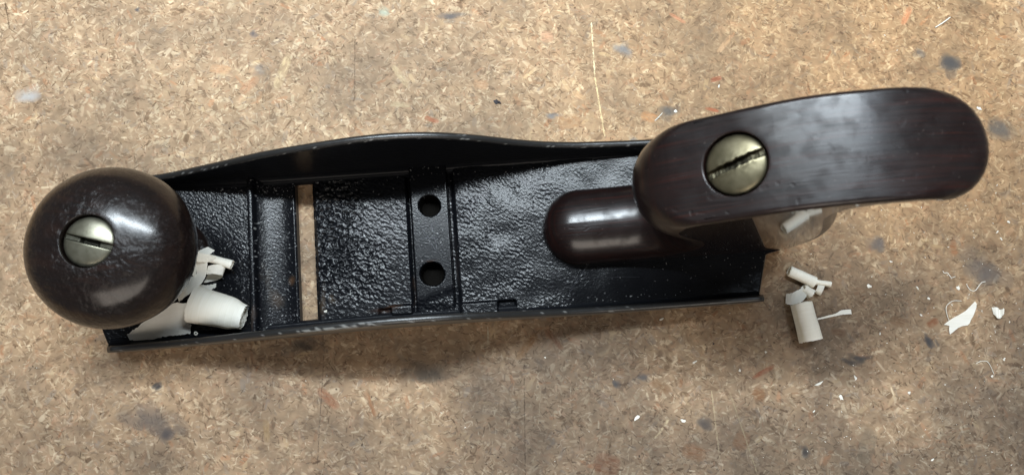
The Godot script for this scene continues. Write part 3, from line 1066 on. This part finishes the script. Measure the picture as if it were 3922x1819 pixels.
# the handle: side outline as x, height, inset vector to the flat side, depth of the rounding
const TOTE := [
	[240.0, 4.6, -0.8, 0.2, 0.8], [241.0, 12.0, -2.4, 0.0, 2.4], [241.2, 22.0, -3.0, 0.0, 3.0], [240.0, 34.0, -3.4, -0.4, 3.4], [237.0, 46.0, -3.6, -0.8, 3.6], [232.6, 59.0, -3.8, -1.2, 3.8], [227.4, 71.5, -3.8, -1.6, 3.8], [222.8, 81.5, -3.6, -1.2, 3.8],
	[219.4, 90.0, -3.0, 0.8, 4.2], [220.2, 94.6, -2.4, 3.4, 5.0], [224.6, 97.4, -0.9, 4.2, 6.0], [231.0, 98.2, -0.6, 4.0, 7.0], [239.0, 98.0, -4.0, 3.8, 9.5], [245.0, 97.2, -8.5, 3.4, 11.8], [249.2, 97.2, -11.0, 2.6, 13.0],
	[251.4, 98.6, -12.8, 1.6, 13.1], [251.2, 100.4, -13.0, 0.5, 13.0], [249.0, 102.2, -12.0, -0.3, 12.4], [244.8, 103.4, -9.0, -0.7, 9.4], [239.0, 104.6, -4.4, -1.2, 4.8], [230.0, 105.6, 0.0, -1.3, 1.3], [221.0, 105.7, 0.0, -1.3, 1.3], [213.5, 104.9, 0.1, -1.3, 1.3],
	[207.0, 103.2, 0.4, -1.25, 1.3], [201.0, 100.5, 0.6, -1.2, 1.3], [195.0, 96.9, 0.7, -1.1, 1.3], [189.0, 92.8, 0.7, -1.1, 1.3], [183.5, 89.1, 0.9, -1.1, 1.3], 
[178.6, 85.6, 3.6, -1.0, 4.4], [174.8, 81.9, 7.4, 0.2, 9.0], [172.3, 77.8, 10.0, 1.6, 12.5], [172.0, 73.0, 10.6, 2.2, 13.2],
	[174.4, 67.0, 10.2, 3.0, 13.2], [178.4, 60.0, 9.8, 3.6, 12.6], [183.2, 52.5, 9.4, 4.0, 11.8], [187.6, 45.0, 9.4, 3.2, 11.5], [190.6, 37.0, 9.2, 1.4, 11.5], [190.8, 29.0, 9.0, -2.6, 11.5], [187.0, 22.6, 7.0, -7.0, 12.0], [180.0, 19.6, 1.5, -10.0, 12.6], [171.0, 19.0, 0.6, -10.4, 12.8], [162.5, 18.2, 3.4, -10.0, 13.0],
	[157.0, 15.8, 8.4, -8.0, 13.0], [154.0, 12.0, 11.2, -5.0, 13.0], [152.8, 8.0, 12.4, -1.8, 13.0], [152.6, 4.6, 12.8, 0.4, 13.0]]
const TOTE_HALF := 13.2
const TOTE_N := 31.3

func flat_facing(v: PackedVector3Array, idx: PackedInt32Array, wanted: PackedVector3Array) -> PackedVector3Array:
	# normals of the flat sides, on the side that the winding shows
	var seen := smooth_normals(v, idx)
	for i in wanted.size():
		if seen[i].dot(wanted[i]) < -0.5:
			wanted[i] = -wanted[i]
	return wanted

func build_tote(root: Node3D) -> void:
	var ring := spline(TOTE, 6)
	var rows := ring.size()
	var arc := 9
	var v := PackedVector3Array()
	var idx := PackedInt32Array()
	var x_of := func(i: int) -> Vector2: return Vector2(ring[i][0], ring[i][1])
	var per := arc * 2
	for i in rows:
		var p: Array = ring[i]
		var rz: float = clampf(p[4], 0.3, TOTE_HALF)
		for side in [1, -1]:
			for k in arc:
				var a: float = PI / 2 * k / (arc - 1)
				if side < 0:
					a = PI / 2 - a
				var s := 1.0 - sin(a)
				var z: float = (TOTE_HALF - rz) + rz * cos(a)
				v.append(P(p[0] + p[2] * s, p[1] + p[3] * s, TOTE_N - z * side))
	# the countersunk hole for the nut sits in the top between two rows of the outline
	var cx := 192.6
	var lean := deg_to_rad(34.0)
	var hx := [184.4, 201.2]
	var lo := -1
	var hi := -1
	for i in rows:
		if ring[i][1] > 86.0 and ring[i][0] < hx[1] and ring[i][0] > hx[0]:
			if lo < 0:
				lo = i
			hi = i
	for i in rows - 1:
		for j in per - 1:
			if j == arc - 1 and i >= lo and i < hi:
				continue
			var a := i * per + j
			idx.append_array([a, a + per, a + 1, a + per, a + per + 1, a + 1])
	# flat sides
	var poly := PackedVector2Array()
	for i in rows:
		poly.append(Vector2(ring[i][0] + ring[i][2], ring[i][1] + ring[i][3]))
	var tri := Geometry2D.triangulate_polygon(poly)
	if tri.is_empty():
		print("handle side could not be filled")
	var fv := PackedVector3Array()
	var fn := PackedVector3Array()
	var fi := PackedInt32Array()
	for i in rows:
		for w in [0, per - 1]:
			fv.append(v[i * per + w])
			fn.append(Vector3(0, 0, 1) if w > 0 else Vector3(0, 0, -1))
	for q in range(0, tri.size(), 3):
		fi.append_array([tri[q] * 2, tri[q + 1] * 2, tri[q + 2] * 2])
		fi.append_array([tri[q] * 2 + 1, tri[q + 2] * 2 + 1, tri[q + 1] * 2 + 1])
	var top_at := func(x: float) -> float:
		for i in range(lo, hi):
			if x <= ring[i][0] and x >= ring[i + 1][0]:
				var t: float = (x - ring[i][0]) / (ring[i + 1][0] - ring[i][0])
				return lerpf(ring[i][1], ring[i + 1][1], t)
		return ring[lo][1] if x > ring[lo][0] else ring[hi][1]
	var xa: float = ring[hi][0]
	var xb: float = ring[lo][0]
	var zt := TOTE_HALF - 1.3
	var R := 7.75
	var base := v.size()
	var seg := 72
	var cl := cos(lean)
	var sl := sin(lean)
	var angles := []
	for k in seg:
		angles.append(TAU * k / seg)
	for px in [xa - cx, xb - cx]:
		for pz in [-zt, zt]:
			angles.append(fposmod(atan2(pz, px / cl), TAU))
	angles.sort()
	seg = angles.size()
	for a in angles:
		var d := Vector2(cos(a) * cl, sin(a))
		var reach := 1e9
		if absf(d.x) > 1e-6:
			reach = minf(reach, ((xb - cx) if d.x > 0 else (cx - xa)) / absf(d.x))
		if absf(d.y) > 1e-6:
			reach = minf(reach, zt / absf(d.y))
		for q in 5:
			var r := lerpf(R + 0.30, reach, q / 4.0)
			var x := cx + d.x * r
			v.append(P(x, top_at.call(x) + 0.004, TOTE_N - d.y * r))
		for q in [[R + 0.08, 0.08], [R, 0.4], [R, 3.2]]:
			var x: float = cx + d.x * q[0]
			v.append(P(x + sl * q[1], top_at.call(x) - cl * q[1], TOTE_N - d.y * q[0]))
	for k in seg:
		var a := base + k * 8
		var b := base + (k + 1) % seg * 8
		for e in [[0, 1], [1, 2], [2, 3], [3, 4], [5, 0], [6, 5], [7, 6]]:
			idx.append_array([a + e[0], a + e[1], b + e[0], b + e[0], a + e[1], b + e[1]])
	var o := add_mesh("handle", [[arrays(v, idx, PackedVector2Array()), M.rosewood], [arrays(fv, fi, PackedVector2Array(), flat_facing(fv, fi, fn)), M.lacquer]], root)
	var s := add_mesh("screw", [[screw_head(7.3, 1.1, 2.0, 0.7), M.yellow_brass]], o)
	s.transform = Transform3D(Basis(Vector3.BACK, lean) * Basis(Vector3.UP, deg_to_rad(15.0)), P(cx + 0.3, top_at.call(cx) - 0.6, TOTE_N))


# ---------------------------------------------------------------- shavings

func rolled(called: String, a: Vector3, b: Vector3, r0: float, r1: float, turns: float, ang0: float, label: String, cone := 0.0, drift := 0.0, rag := 0.25, seed_ := 1, crimp := 0.0) -> MeshInstance3D:
	# a sheet wound round the axis a -> b; radii in mm, cone = change of radius from a to b
	var ax := (b - a).normalized()
	var len := (b - a).length()
	var e1 := ax.cross(Vector3.UP).normalized()
	if e1.length() < 0.5:
		e1 = Vector3.RIGHT
	var e2 := e1.cross(ax).normalized()
	var ns := int(turns * 44) + 2
	var nt := 22
	var v := PackedVector3Array()
	var uv := PackedVector2Array()
	var f := FastNoiseLite.new()
	f.seed = seed_
	f.frequency = 0.35
	for i in ns:
		var s := float(i) / (ns - 1)
		var ang := ang0 + s * turns * TAU
		for j in nt:
			var t := float(j) / (nt - 1)
			var r := lerpf(r0, r1, s) + cone * (t - 0.5) + 0.05 * f.get_noise_2d(ang * 1.5, t * 4.0) * r1
			r *= 1.0 - crimp * sst(0.7, 1.0, t)
			var tt := t
			var ragged := rag * f.get_noise_2d(s * 60.0 * turns, 40.0 if j == 0 else 80.0) * MM
			var d := tt * len + drift * s * MM + (ragged if j == 0 or j == nt - 1 else 0.0)
			v.append(a + ax * d + (e1 * cos(ang) + e2 * sin(ang)) * r * MM)
			uv.append(Vector2(s * turns, t))
	var o := add_mesh(called, [[arrays(v, grid_idx(ns, nt), uv), M.shaving]], null, (a + b) / 2)
	tag(o, label, "wood shaving")
	return o

func strip(called: String, path: Array, width: Array, lean: Array, label: String, rag := 0.15, seed_ := 3, fringe := 0.0) -> MeshInstance3D:
	# a ribbon along points (Vector3, world); lean = unit vectors across it, one for each point
	var rows := []
	for i in path.size():
		var p: Vector3 = path[i]
		var q: Vector3 = lean[i]
		rows.append([p.x, p.y, p.z, q.x, q.y, q.z, width[i]])
	rows = spline(rows, 9)
	var f := FastNoiseLite.new()
	f.seed = seed_
	f.frequency = 0.5
	var nt := 15
	var v := PackedVector3Array()
	var uv := PackedVector2Array()
	for i in rows.size():
		var r: Array = rows[i]
		var c := Vector3(r[0], r[1], r[2])
		var q := Vector3(r[3], r[4], r[5]).normalized()
		var up := q.cross(Vector3(rows[mini(i + 1, rows.size() - 1)][0] - rows[maxi(i - 1, 0)][0], rows[mini(i + 1, rows.size() - 1)][1] - rows[maxi(i - 1, 0)][1], rows[mini(i + 1, rows.size() - 1)][2] - rows[maxi(i - 1, 0)][2]).normalized())
		for j in nt:
			var t := float(j) / (nt - 1) - 0.5
			var w: float = r[6] * t
			if j == 0 or j == nt - 1:
				w += rag * f.get_noise_2d(i * 1.7, j * 9.0)
			v.append(c + (q * w + up * 0.12 * f.get_noise_2d(i * 0.4, t * 5.0)) * MM)
			uv.append(Vector2(i * 0.03, t + 0.5))
	var o := add_mesh(called, [[arrays(v, grid_idx(rows.size(), nt), uv), M.shaving]], null, path[path.size() / 2])
	tag(o, label, "wood shaving")
	return o

func thread(called: String, pts: Array, r: float, label: String, cat := "wood shaving") -> MeshInstance3D:   # thin round curl
	var rows := []
	for p in pts:
		rows.append([p.x, p.y, p.z])
	rows = spline(rows, 8)
	var v := PackedVector3Array()
	var seg := 6
	for i in rows.size():
		var c := Vector3(rows[i][0], rows[i][1], rows[i][2])
		var p0: Array = rows[maxi(i - 1, 0)]
		var p1: Array = rows[mini(i + 1, rows.size() - 1)]
		var d := Vector3(p1[0] - p0[0], p1[1] - p0[1], p1[2] - p0[2]).normalized()
		var e1 := d.cross(Vector3.UP).normalized()
		var e2 := e1.cross(d)
		var rr := r * (0.75 + 0.25 * sin(PI * i / (rows.size() - 1.0)))
		for k in seg + 1:
			var a := TAU * k / seg
			v.append(c + (e1 * cos(a) * 1.0 + e2 * sin(a) * 0.6) * rr * MM)
	var o := add_mesh(called, [[arrays(v, grid_idx(rows.size(), seg + 1), PackedVector2Array()), M.fleck]], null, pts[0])
	tag(o, label, cat)
	return o

func build_shavings() -> void:
	# in the front of the plane, behind the knob
	rolled("shaving_roll", L(30.3, 10.9, 14.0), L(47.0, 9.8, 8.4), 2.2, 6.1, 3.4, 1.0, "wide pale shaving roll lying in the plane's front pocket beside the cross rib", -1.6, 0.5, 0.5, 4, 0.16)
	rolled("shaving_tube", L(33.5, 9.6, 30.6), L(43.2, 8.6, 26.9), 0.9, 1.55, 2.6, 0.3, "narrow pale shaving tube poking out from behind the front knob", 0.3, 0.3, 0.5, 5)
	strip("shaving_loop", [L(31.0, 12.0, 26.5), L(32.5, 6.3, 24.0), L(36.0, 5.6, 24.2), L(39.0, 6.4, 24.6), L(40.6, 8.6, 25.0), L(38.4, 10.4, 25.6), L(35.4, 10.0, 25.6)], [4.4, 4.4, 4.2, 4.0, 3.4, 3.4, 3.0],
		[Vector3(0.2, 0.1, -1), Vector3(0.15, 0.1, -1), Vector3(0.1, 0.2, -1), Vector3(0.2, 0.1, -1), Vector3(0.3, 0.0, -1), Vector3(0.3, 0.1, -1), Vector3(0.2, 0.2, -1)], "curled shaving loop lying under the narrow tube, right of the front knob", 0.2, 8)
	strip("shaving_ribbon", [L(37.2, 10.6, 32.8), L(35.0, 12.0, 31.0), L(33.2, 10.8, 28.0), L(32.2, 9.4, 24.5), L(31.2, 11.6, 21.6), L(29.2, 14.0, 19.0), L(26.0, 12.0, 17.0)], [3.0, 4.2, 5.6, 6.0, 6.0, 5.6, 4.6],
		[Vector3(1, 0.2, 0.5), Vector3(1, 0.1, 0.4), Vector3(1, 0.1, 0.2), Vector3(1, 0.3, 0.3), Vector3(0.9, 0.4, 0.6), Vector3(0.6, 0.5, 0.8), Vector3(0.5, 0.5, 1)], "twisted pale shaving ribbon hugging the front knob, above the wide roll", 0.25, 9)
	strip("shaving_sheet", [L(7.5, 5.2, 4.4), L(13.0, 5.9, 6.6), L(19.0, 7.6, 8.8), L(24.5, 8.9, 9.6), L(28.6, 8.0, 9.4)], [4.6, 6.6, 10.0, 11.6, 11.0],
		[Vector3(-0.32, 0.15, -1), Vector3(-0.25, 0.25, -1), Vector3(-0.15, 0.35, -1), Vector3(0.0, 0.4, -1), Vector3(0.1, 0.4, -1)], "wide flat shaving with a fringed end under the front knob, at the plane's front corner", 0.5, 10)
	strip("shaving_tail", [L(6.2, 4.9, 4.2), L(9.5, 5.1, 4.9), L(14.0, 5.4, 5.8), L(18.0, 5.6, 6.5)], [3.6, 4.4, 4.8, 4.0], [Vector3(-0.5, 0.1, -1), Vector3(-0.4, 0.1, -1), Vector3(-0.3, 0.1, -1), Vector3(-0.3, 0.1, -1)], "crimped pale shaving end peeping out at the plane's front corner, below the flat sheet", 0.3, 12)
	strip("shaving_ribbon", [L(33.0, 13.5, 30.0), L(35.4, 12.6, 29.4), L(37.6, 11.0, 29.0), L(38.6, 9.2, 28.2), L(37.2, 7.4, 27.0), L(34.8, 6.8, 26.2)], [3.4, 3.2, 2.6, 2.2, 1.8, 1.4], [Vector3(0.3, 0.5, -1), Vector3(0.4, 0.5, -1), Vector3(0.6, 0.3, -0.8), Vector3(0.8, 0.2, -0.6), Vector3(0.7, 0.0, -0.8), Vector3(0.5, 0, -1)], "small torn shaving ribbon folded over the narrow tube, right of the front knob", 0.5, 31)
	strip("shaving_scrap", [L(30.0, 8.0, 21.0), L(32.4, 7.2, 19.6), L(34.6, 6.0, 19.8), L(36.6, 5.4, 20.6)], [3.0, 2.6, 2.2, 1.2], [Vector3(0.3, 0.6, -1), Vector3(0.2, 0.4, -1), Vector3(0.1, 0.3, -1), Vector3(0.1, 0.2, -1)], "little torn scrap of shaving between the loop and the wide roll", 0.5, 33)
	# the little curls of the fringe
	for c in [[28.4, 7.6, 7.4, 0.95, 0.6], [30.0, 6.6, 4.4, 0.7, 2.2], [26.8, 8.6, 12.6, 1.3, 1.2]]:
		var pts := []
		for k in 9:
			var a: float = c[4] + k * 0.72
			var r: float = c[3] * (1.0 - 0.06 * k)
			pts.append(L(c[0] + r * cos(a), c[1] + 0.12 * k, c[2] + r * sin(a)))
		thread("shaving_curl", pts, 0.22, {28.4: "tiny curl at the fringed end of the flat shaving, beside the wide roll's open end", 30.0: "tiny hooked curl at the lower tip of the flat shaving's fringe", 26.8: "larger thin curl between the flat shaving and the front knob"}[c[0]])
	# right of the plane
	rolled("shaving_roll", W(110.4, 4.3, -12.6), W(113.2, 4.3, 0.6), 2.0, 4.15, 3.0, 0.4, "upright looking pale shaving roll on the bench, right of the plane's heel", 0.3, 0.4, 0.15, 14)
	rolled("shaving_tube", W(107.3, 2.2, -24.2), W(116.2, 2.2, -20.0), 1.5, 2.15, 2.2, 0.7, "slim pale shaving tube on the bench near the plane's heel, topmost of its pile", 0.2, 0.3, 0.35, 15)
	rolled("shaving_tube", W(116.6, 2.6, -20.0), W(122.0, 2.6, -19.2), 0.6, 1.05, 2.0, 0.2, "short thin shaving tube sticking out right of the slim tube on the bench", 0.1, 0.2, 0.4, 16)
	rolled("shaving_ring", W(117.2, 1.5, -17.8), W(118.6, 1.9, -17.2), 1.75, 1.95, 1.3, 0.6, "thin open shaving ring below the short thin tube on the bench", 0.1, 0.8, 0.1, 17)
	rolled("shaving_ring", W(111.8, 2.6, -18.0), W(114.8, 2.2, -15.8), 1.3, 1.9, 1.7, 2.0, "crumpled lacy shaving ring between the slim tube and the upright roll", 0.4, 0.6, 0.5, 18)
	strip("shaving_ribbon", [W(106.0, 1.2, -14.0), W(107.2, 3.0, -13.8), W(109.0, 3.9, -14.4), W(111.2, 3.6, -15.6), W(112.8, 2.4, -17.2)], [3.6, 4.2, 4.4, 3.8, 2.8], [Vector3(-0.15, 0.1, 1), Vector3(-0.1, 0.1, 1), Vector3(0.1, 0.1, 1), Vector3(0.4, 0.1, 1), Vector3(0.6, 0.1, 1)], "folded shaving ribbon resting against the top end of the upright roll", 0.3, 19)
	strip("shaving_sliver", [W(117.6, 0.3, -6.7), W(121.0, 0.5, -7.5), W(124.4, 0.7, -8.3), W(126.6, 0.5, -9.1), W(130.2, 0.3, -9.4)], [0.5, 0.7, 0.9, 1.6, 1.7], [Vector3(0.2, 0, 1), Vector3(0.2, 0, 1), Vector3(0.2, 0, 1), Vector3(0.15, 0, 1), Vector3(0.12, 0, 1)], "long white sliver lying on the bench right of the upright roll", 0.12, 20)
	# torn piece with its fold
	torn_flake()
	thread("shaving_thread", [W(166.1, 0.5, -5.7), W(165.3, 0.5, -8.5), W(165.2, 0.6, -11.0), W(166.3, 0.6, -12.4), W(168.3, 0.5, -13.4), W(171.2, 0.4, -13.3)], 0.12, "thin arched wood thread rising from the torn flake at the right of the bench")
	thread("shaving_thread", [W(173.5, 0.5, -19.6), W(174.1, 0.4, -18.3), W(175.1, 0.4, -17.2), W(176.7, 0.4, -17.2), W(178.2, 0.5, -19.0), W(179.3, 0.6, -20.1), W(180.6, 0.6, -20.4)], 0.13, "S-shaped wood thread above the torn flake at the right of the bench")
	thread("shaving_thread", [W(165.1, 0.4, -24.3), W(165.6, 0.6, -23.5), W(166.8, 0.4, -23.6), W(167.6, 0.5, -22.4), W(168.2, 0.4, -21.8), W(169.7, 0.4, -22.3)], 0.11, "crinkled pale wood thread left of the S-shaped one")
	thread("shaving_thread", [W(181.0, 0.3, 13.0), W(179.2, 0.3, 8.8), W(176.6, 0.3, 8.4), W(174.8, 0.3, 9.2)], 0.10, "hair-thin pale thread on the bench below the torn flake")
	thread("wood_needle", [W(169.8, 0.4, -118.2), W(173.0, 0.6, -120.2), W(176.0, 0.4, -122.4)], 0.24, "straight white wood needle at the top right of the bench, above the dark stain")
	thread("wood_needle", [W(60.2, 0.3, -80.3), W(61.6, 0.4, -81.6), W(63.2, 0.3, -83.4)], 0.16, "short thin white needle on the bench beside the front of the rear handle")
	strip("shaving_scrap", [W(182.4, 0.4, -9.8), W(183.4, 1.5, -9.0), W(184.6, 1.0, -8.6), W(185.4, 2.0, -9.4), W(186.4, 0.9, -9.6)], [2.2, 4.0, 3.4, 2.2, 1.6], [Vector3(0.1, 0.1, 1), Vector3(-0.1, 0.1, 1), Vector3(-0.2, 0.2, 1), Vector3(-0.2, 0.1, 1), Vector3(-0.3, 0.1, 1)], "small crumpled translucent scrap of shaving at the far right of the bench", 0.4, 24)

func torn_flake() -> void:
	var out := [[164.0, -4.7, 0.3], [165.5, -5.9, 0.5], [167.6, -7.4, 1.0], [169.8, -8.5, 1.2], [171.9, -9.7, 1.2], [174.0, -11.5, 1.0], [176.1, -13.2, 0.6], [176.7, -12.3, 0.5], [176.4, -10.8, 0.5], [175.7, -9.4, 0.6], [174.8, -7.8, 0.8], [173.7, -6.3, 0.9], [173.2, -5.2, 0.9], [172.4, -4.5, 0.9], [170.6, -4.2, 0.5], [168.8, -3.4, 0.4], [167.4, -2.2, 0.3], [166.0, -1.2, 0.3], [165.7, -2.8, 0.4], [165.9, -4.3, 0.5], [165.0, -4.6, 0.4]]
	var poly := PackedVector2Array()
	for p in out:
		poly.append(Vector2(p[0], p[1]))
	var tri := Geometry2D.triangulate_polygon(poly)
	var v := PackedVector3Array()
	var uv := PackedVector2Array()
	for p in out:
		# a ridge where it is folded
		v.append(W(p[0], p[2], p[1]))
		uv.append(Vector2(p[0] * 0.02, p[1] * 0.02))
	var o := add_mesh("torn_shaving", [[arrays(v, tri, uv), M.shaving]], null, W(170, 0, -6))
	tag(o, "torn flat shaving with a folded corner, right of the upright roll", "wood shaving")


# ---------------------------------------------------------------- flecks

func fleck(called: String, x: float, z: float, l: float, w: float, ang: float, label: String, mat: Material = null, lift := 0.25) -> void:
	var v := PackedVector3Array()
	var idx := PackedInt32Array()
	var n := 9
	v.append(Vector3(0, lift * 1.4, 0) * MM)
	for k in n:
		var a := TAU * k / n
		var r := 0.9 + rng.randf_range(-0.5, 0.35)
		var p := Vector2(cos(a) * l * 0.5 * r, sin(a) * w * 0.5 * r).rotated(ang)
		v.append(Vector3(p.x, lift * rng.randf_range(0.2, 1.3), p.y) * MM)
	for k in n:
		v.append(Vector3(v[1 + k].x * 0.95, 0.02 * MM, v[1 + k].z * 0.95))
	for k in n:
		var k2 := (k + 1) % n
		idx.append_array([0, 1 + k, 1 + k2])
		idx.append_array([1 + k, 1 + n + k, 1 + k2, 1 + k2, 1 + n + k, 1 + n + k2])
	var st := SurfaceTool.new()
	st.begin(Mesh.PRIMITIVE_TRIANGLES)
	st.set_smooth_group(-1)
	for i in idx:
		st.add_vertex(v[i])
	st.generate_normals()
	var o := MeshInstance3D.new()
	o.mesh = st.commit()
	o.mesh.surface_set_material(0, mat if mat else M.fleck)
	o.name = numbered(called)
	o.position = W(x, 0.01, z)
	add_child(o)
	tag(o, label, "wood fleck" if mat == null else "chip", "pale flecks scattered on the bench" if mat == null else "")

func build_flecks() -> void:
	var dark := std("dark_chip", Color(0.022, 0.018, 0.02), 0.6)
	fleck("dark_chip", 1.2, -87.3, 2.9, 1.8, 0.5, "small dark chip lying on the bench above the plane's hump", dark, 0.4)
	fleck("dark_chip", 79.4, 2.2, 0.9, 0.6, 0.3, "tiny black crumb on the bench below the plane's heel", dark, 0.4)
	var grey := std("pale_block", Color(0.62, 0.63, 0.62), 0.6)
	fleck("pale_block", -13.5, -129.4, 5.6, 4.6, 0.5, "pale grey block corner at the top edge of the picture", grey, 3.0)
	fleck("wood_fleck", -22.0, -128.4, 1.6, 1.0, 0.9, "white crumb at the top edge of the picture, left of the pale block")
	for f in [[184.3, -86.3, 2.2, 1.2, 0.6, "bright white fleck right of the rear handle's horn"], [68.2, -84.1, 1.6, 1.1, 0.8, "square white fleck above the front of the rear handle, beside the thin needle"], [84.9, -93.9, 1.5, 0.9, -1.0, "upright white fleck above the rear handle's screw"],
			[60.8, -6.7, 1.9, 1.1, -0.5, "bright white fleck on the bench just below the plane's rear edge"], [51.4, 27.9, 3.2, 1.4, -0.6, "large cream fleck at the bottom of the bench beside a scratch"], [67.6, 29.0, 2.3, 1.2, 0.0, "blue-white fleck at the bottom of the bench, right of the cream one"],
			[116.9, 16.2, 3.2, 1.0, -0.5, "diamond-shaped cream fleck on the bench below the upright roll"], [130.3, 14.3, 2.1, 1.1, 1.3, "cream oval fleck below the long sliver, near a dark stain"], [124.6, 21.2, 2.3, 1.3, 1.3, "blue-white pointed fleck below the diamond-shaped fleck"], [149.6, 19.5, 1.2, 1.0, 0.4, "round white crumb below the dark oval stain"],
			[156.0, 43.0, 1.9, 0.8, -0.4, "white fleck near the bottom right corner of the bench"], [185.2, 7.8, 1.3, 1.0, -0.6, "pale crumb near the right edge, below the crumpled scrap"], [137.4, -18.7, 1.8, 1.3, 0.5, "ragged white fleck right of the short thin tube"], [155.4, -18.0, 1.4, 0.6, 0.9, "slim white fleck between the ragged fleck and the S-shaped thread"],
			[159.2, -14.1, 1.2, 0.9, 0.9, "triangular white fleck left of the arched thread"], [170.5, -18.2, 1.7, 1.1, 1.0, "pale smudge of sawdust left of the S-shaped thread"], [156.0, -8.1, 1.7, 0.6, 0.6, "bent white fleck left of the torn shaving"], [140.3, -1.3, 1.4, 0.7, 1.4, "white speck below the long sliver's right end"],
			[191.7, -42.6, 1.3, 0.8, 0.5, "white crumb at the right edge, below the handle's horn"], [187.0, -38.8, 1.2, 0.6, -0.7, "slim white crumb left of the drop-shaped one at the right edge"], [188.1, -36.4, 1.6, 0.9, 1.2, "drop-shaped glassy fleck at the right edge of the bench"], [146.2, -27.6, 1.3, 0.8, 0.3, "cream fleck above the long sliver, over a reddish chip"],
			[72.4, 8.6, 2.2, 0.9, -0.4, "dull cream fleck below the plane's heel, left of a black crumb"], [98.2, 5.1, 1.1, 0.8, 0.4, "white crumb below and left of the upright roll"], [114.5, 26.0, 1.5, 0.8, -0.6, "pale ragged crumb below the diamond-shaped fleck, lower left"], [18.6, 7.0, 1.0, 0.6, 0.2, "tiny white crumb below the plane's middle"],
			[88.5, 11.5, 1.0, 1.4, 0.2, "white crumb on the reddish chip below the plane's heel"], [180.4, 13.7, 0.9, 0.8, 0.2, "round white speck at the lower right of the bench"]]:
		fleck("wood_fleck", f[0], f[1], f[2], f[3], f[4], f[5])
	var o := get_node("wood_fleck_%03d" % (names["wood_fleck"] - 1)) as MeshInstance3D
	var c := o.duplicate() as MeshInstance3D
	c.name = numbered("wood_fleck")
	add_child(c)
	c.position = L(74.2, 4.5, 8.6)
	c.scale = Vector3(1.5, 1.6, 1.1)
	c.set_meta("label", "white fleck stuck on the black bed of the plane, beside the mouth")
	sawdust()

func sawdust() -> void:
	# fine sawdust lying on the right of the bench, far too fine to count
	var v := PackedVector3Array()
	for k in 300:
		var x := 95.0 + 105.0 * pow(rng.randf(), 0.8)
		var z := rng.randf_range(-60, 46)
		if k > 200:
			x = rng.randf_range(-185, 200)
			z = rng.randf_range(-128, 47)
		var s := rng.randf_range(0.10, 0.32)
		var a := rng.randf() * TAU
		var h := rng.randf_range(0.08, 0.25)
		var d := Vector3(cos(a), 0, sin(a)) * s * rng.randf_range(0.8, 1.8)
		var e := Vector3(-sin(a), 0, cos(a)) * s * 0.55
		var c := Vector3(x, 0.02, z)
		if in_plane(x, z):
			continue
		var top := c + Vector3(0, h, 0)
		var q := [c - d, c + e, c + d, c - e]
		for m in 4:
			v.append_array([q[m] * MM, top * MM, q[(m + 1) % 4] * MM])
	var idx := PackedInt32Array(range(v.size()))
	var o := add_mesh("sawdust", [[arrays(v, idx, PackedVector2Array()), M.fleck]])
	o.set_meta("kind", "stuff")
	o.set_meta("label", "fine pale sawdust sprinkled over the bench")
	o.set_meta("category", "sawdust")

func in_plane(x: float, z: float) -> bool:
	var q := Basis(Vector3.UP, deg_to_rad(TURN)).inverse() * (Vector3(x, 0, z) - ORIGIN)
	return q.x > -10 and q.x < 245 and -q.z > -3 and -q.z < 64
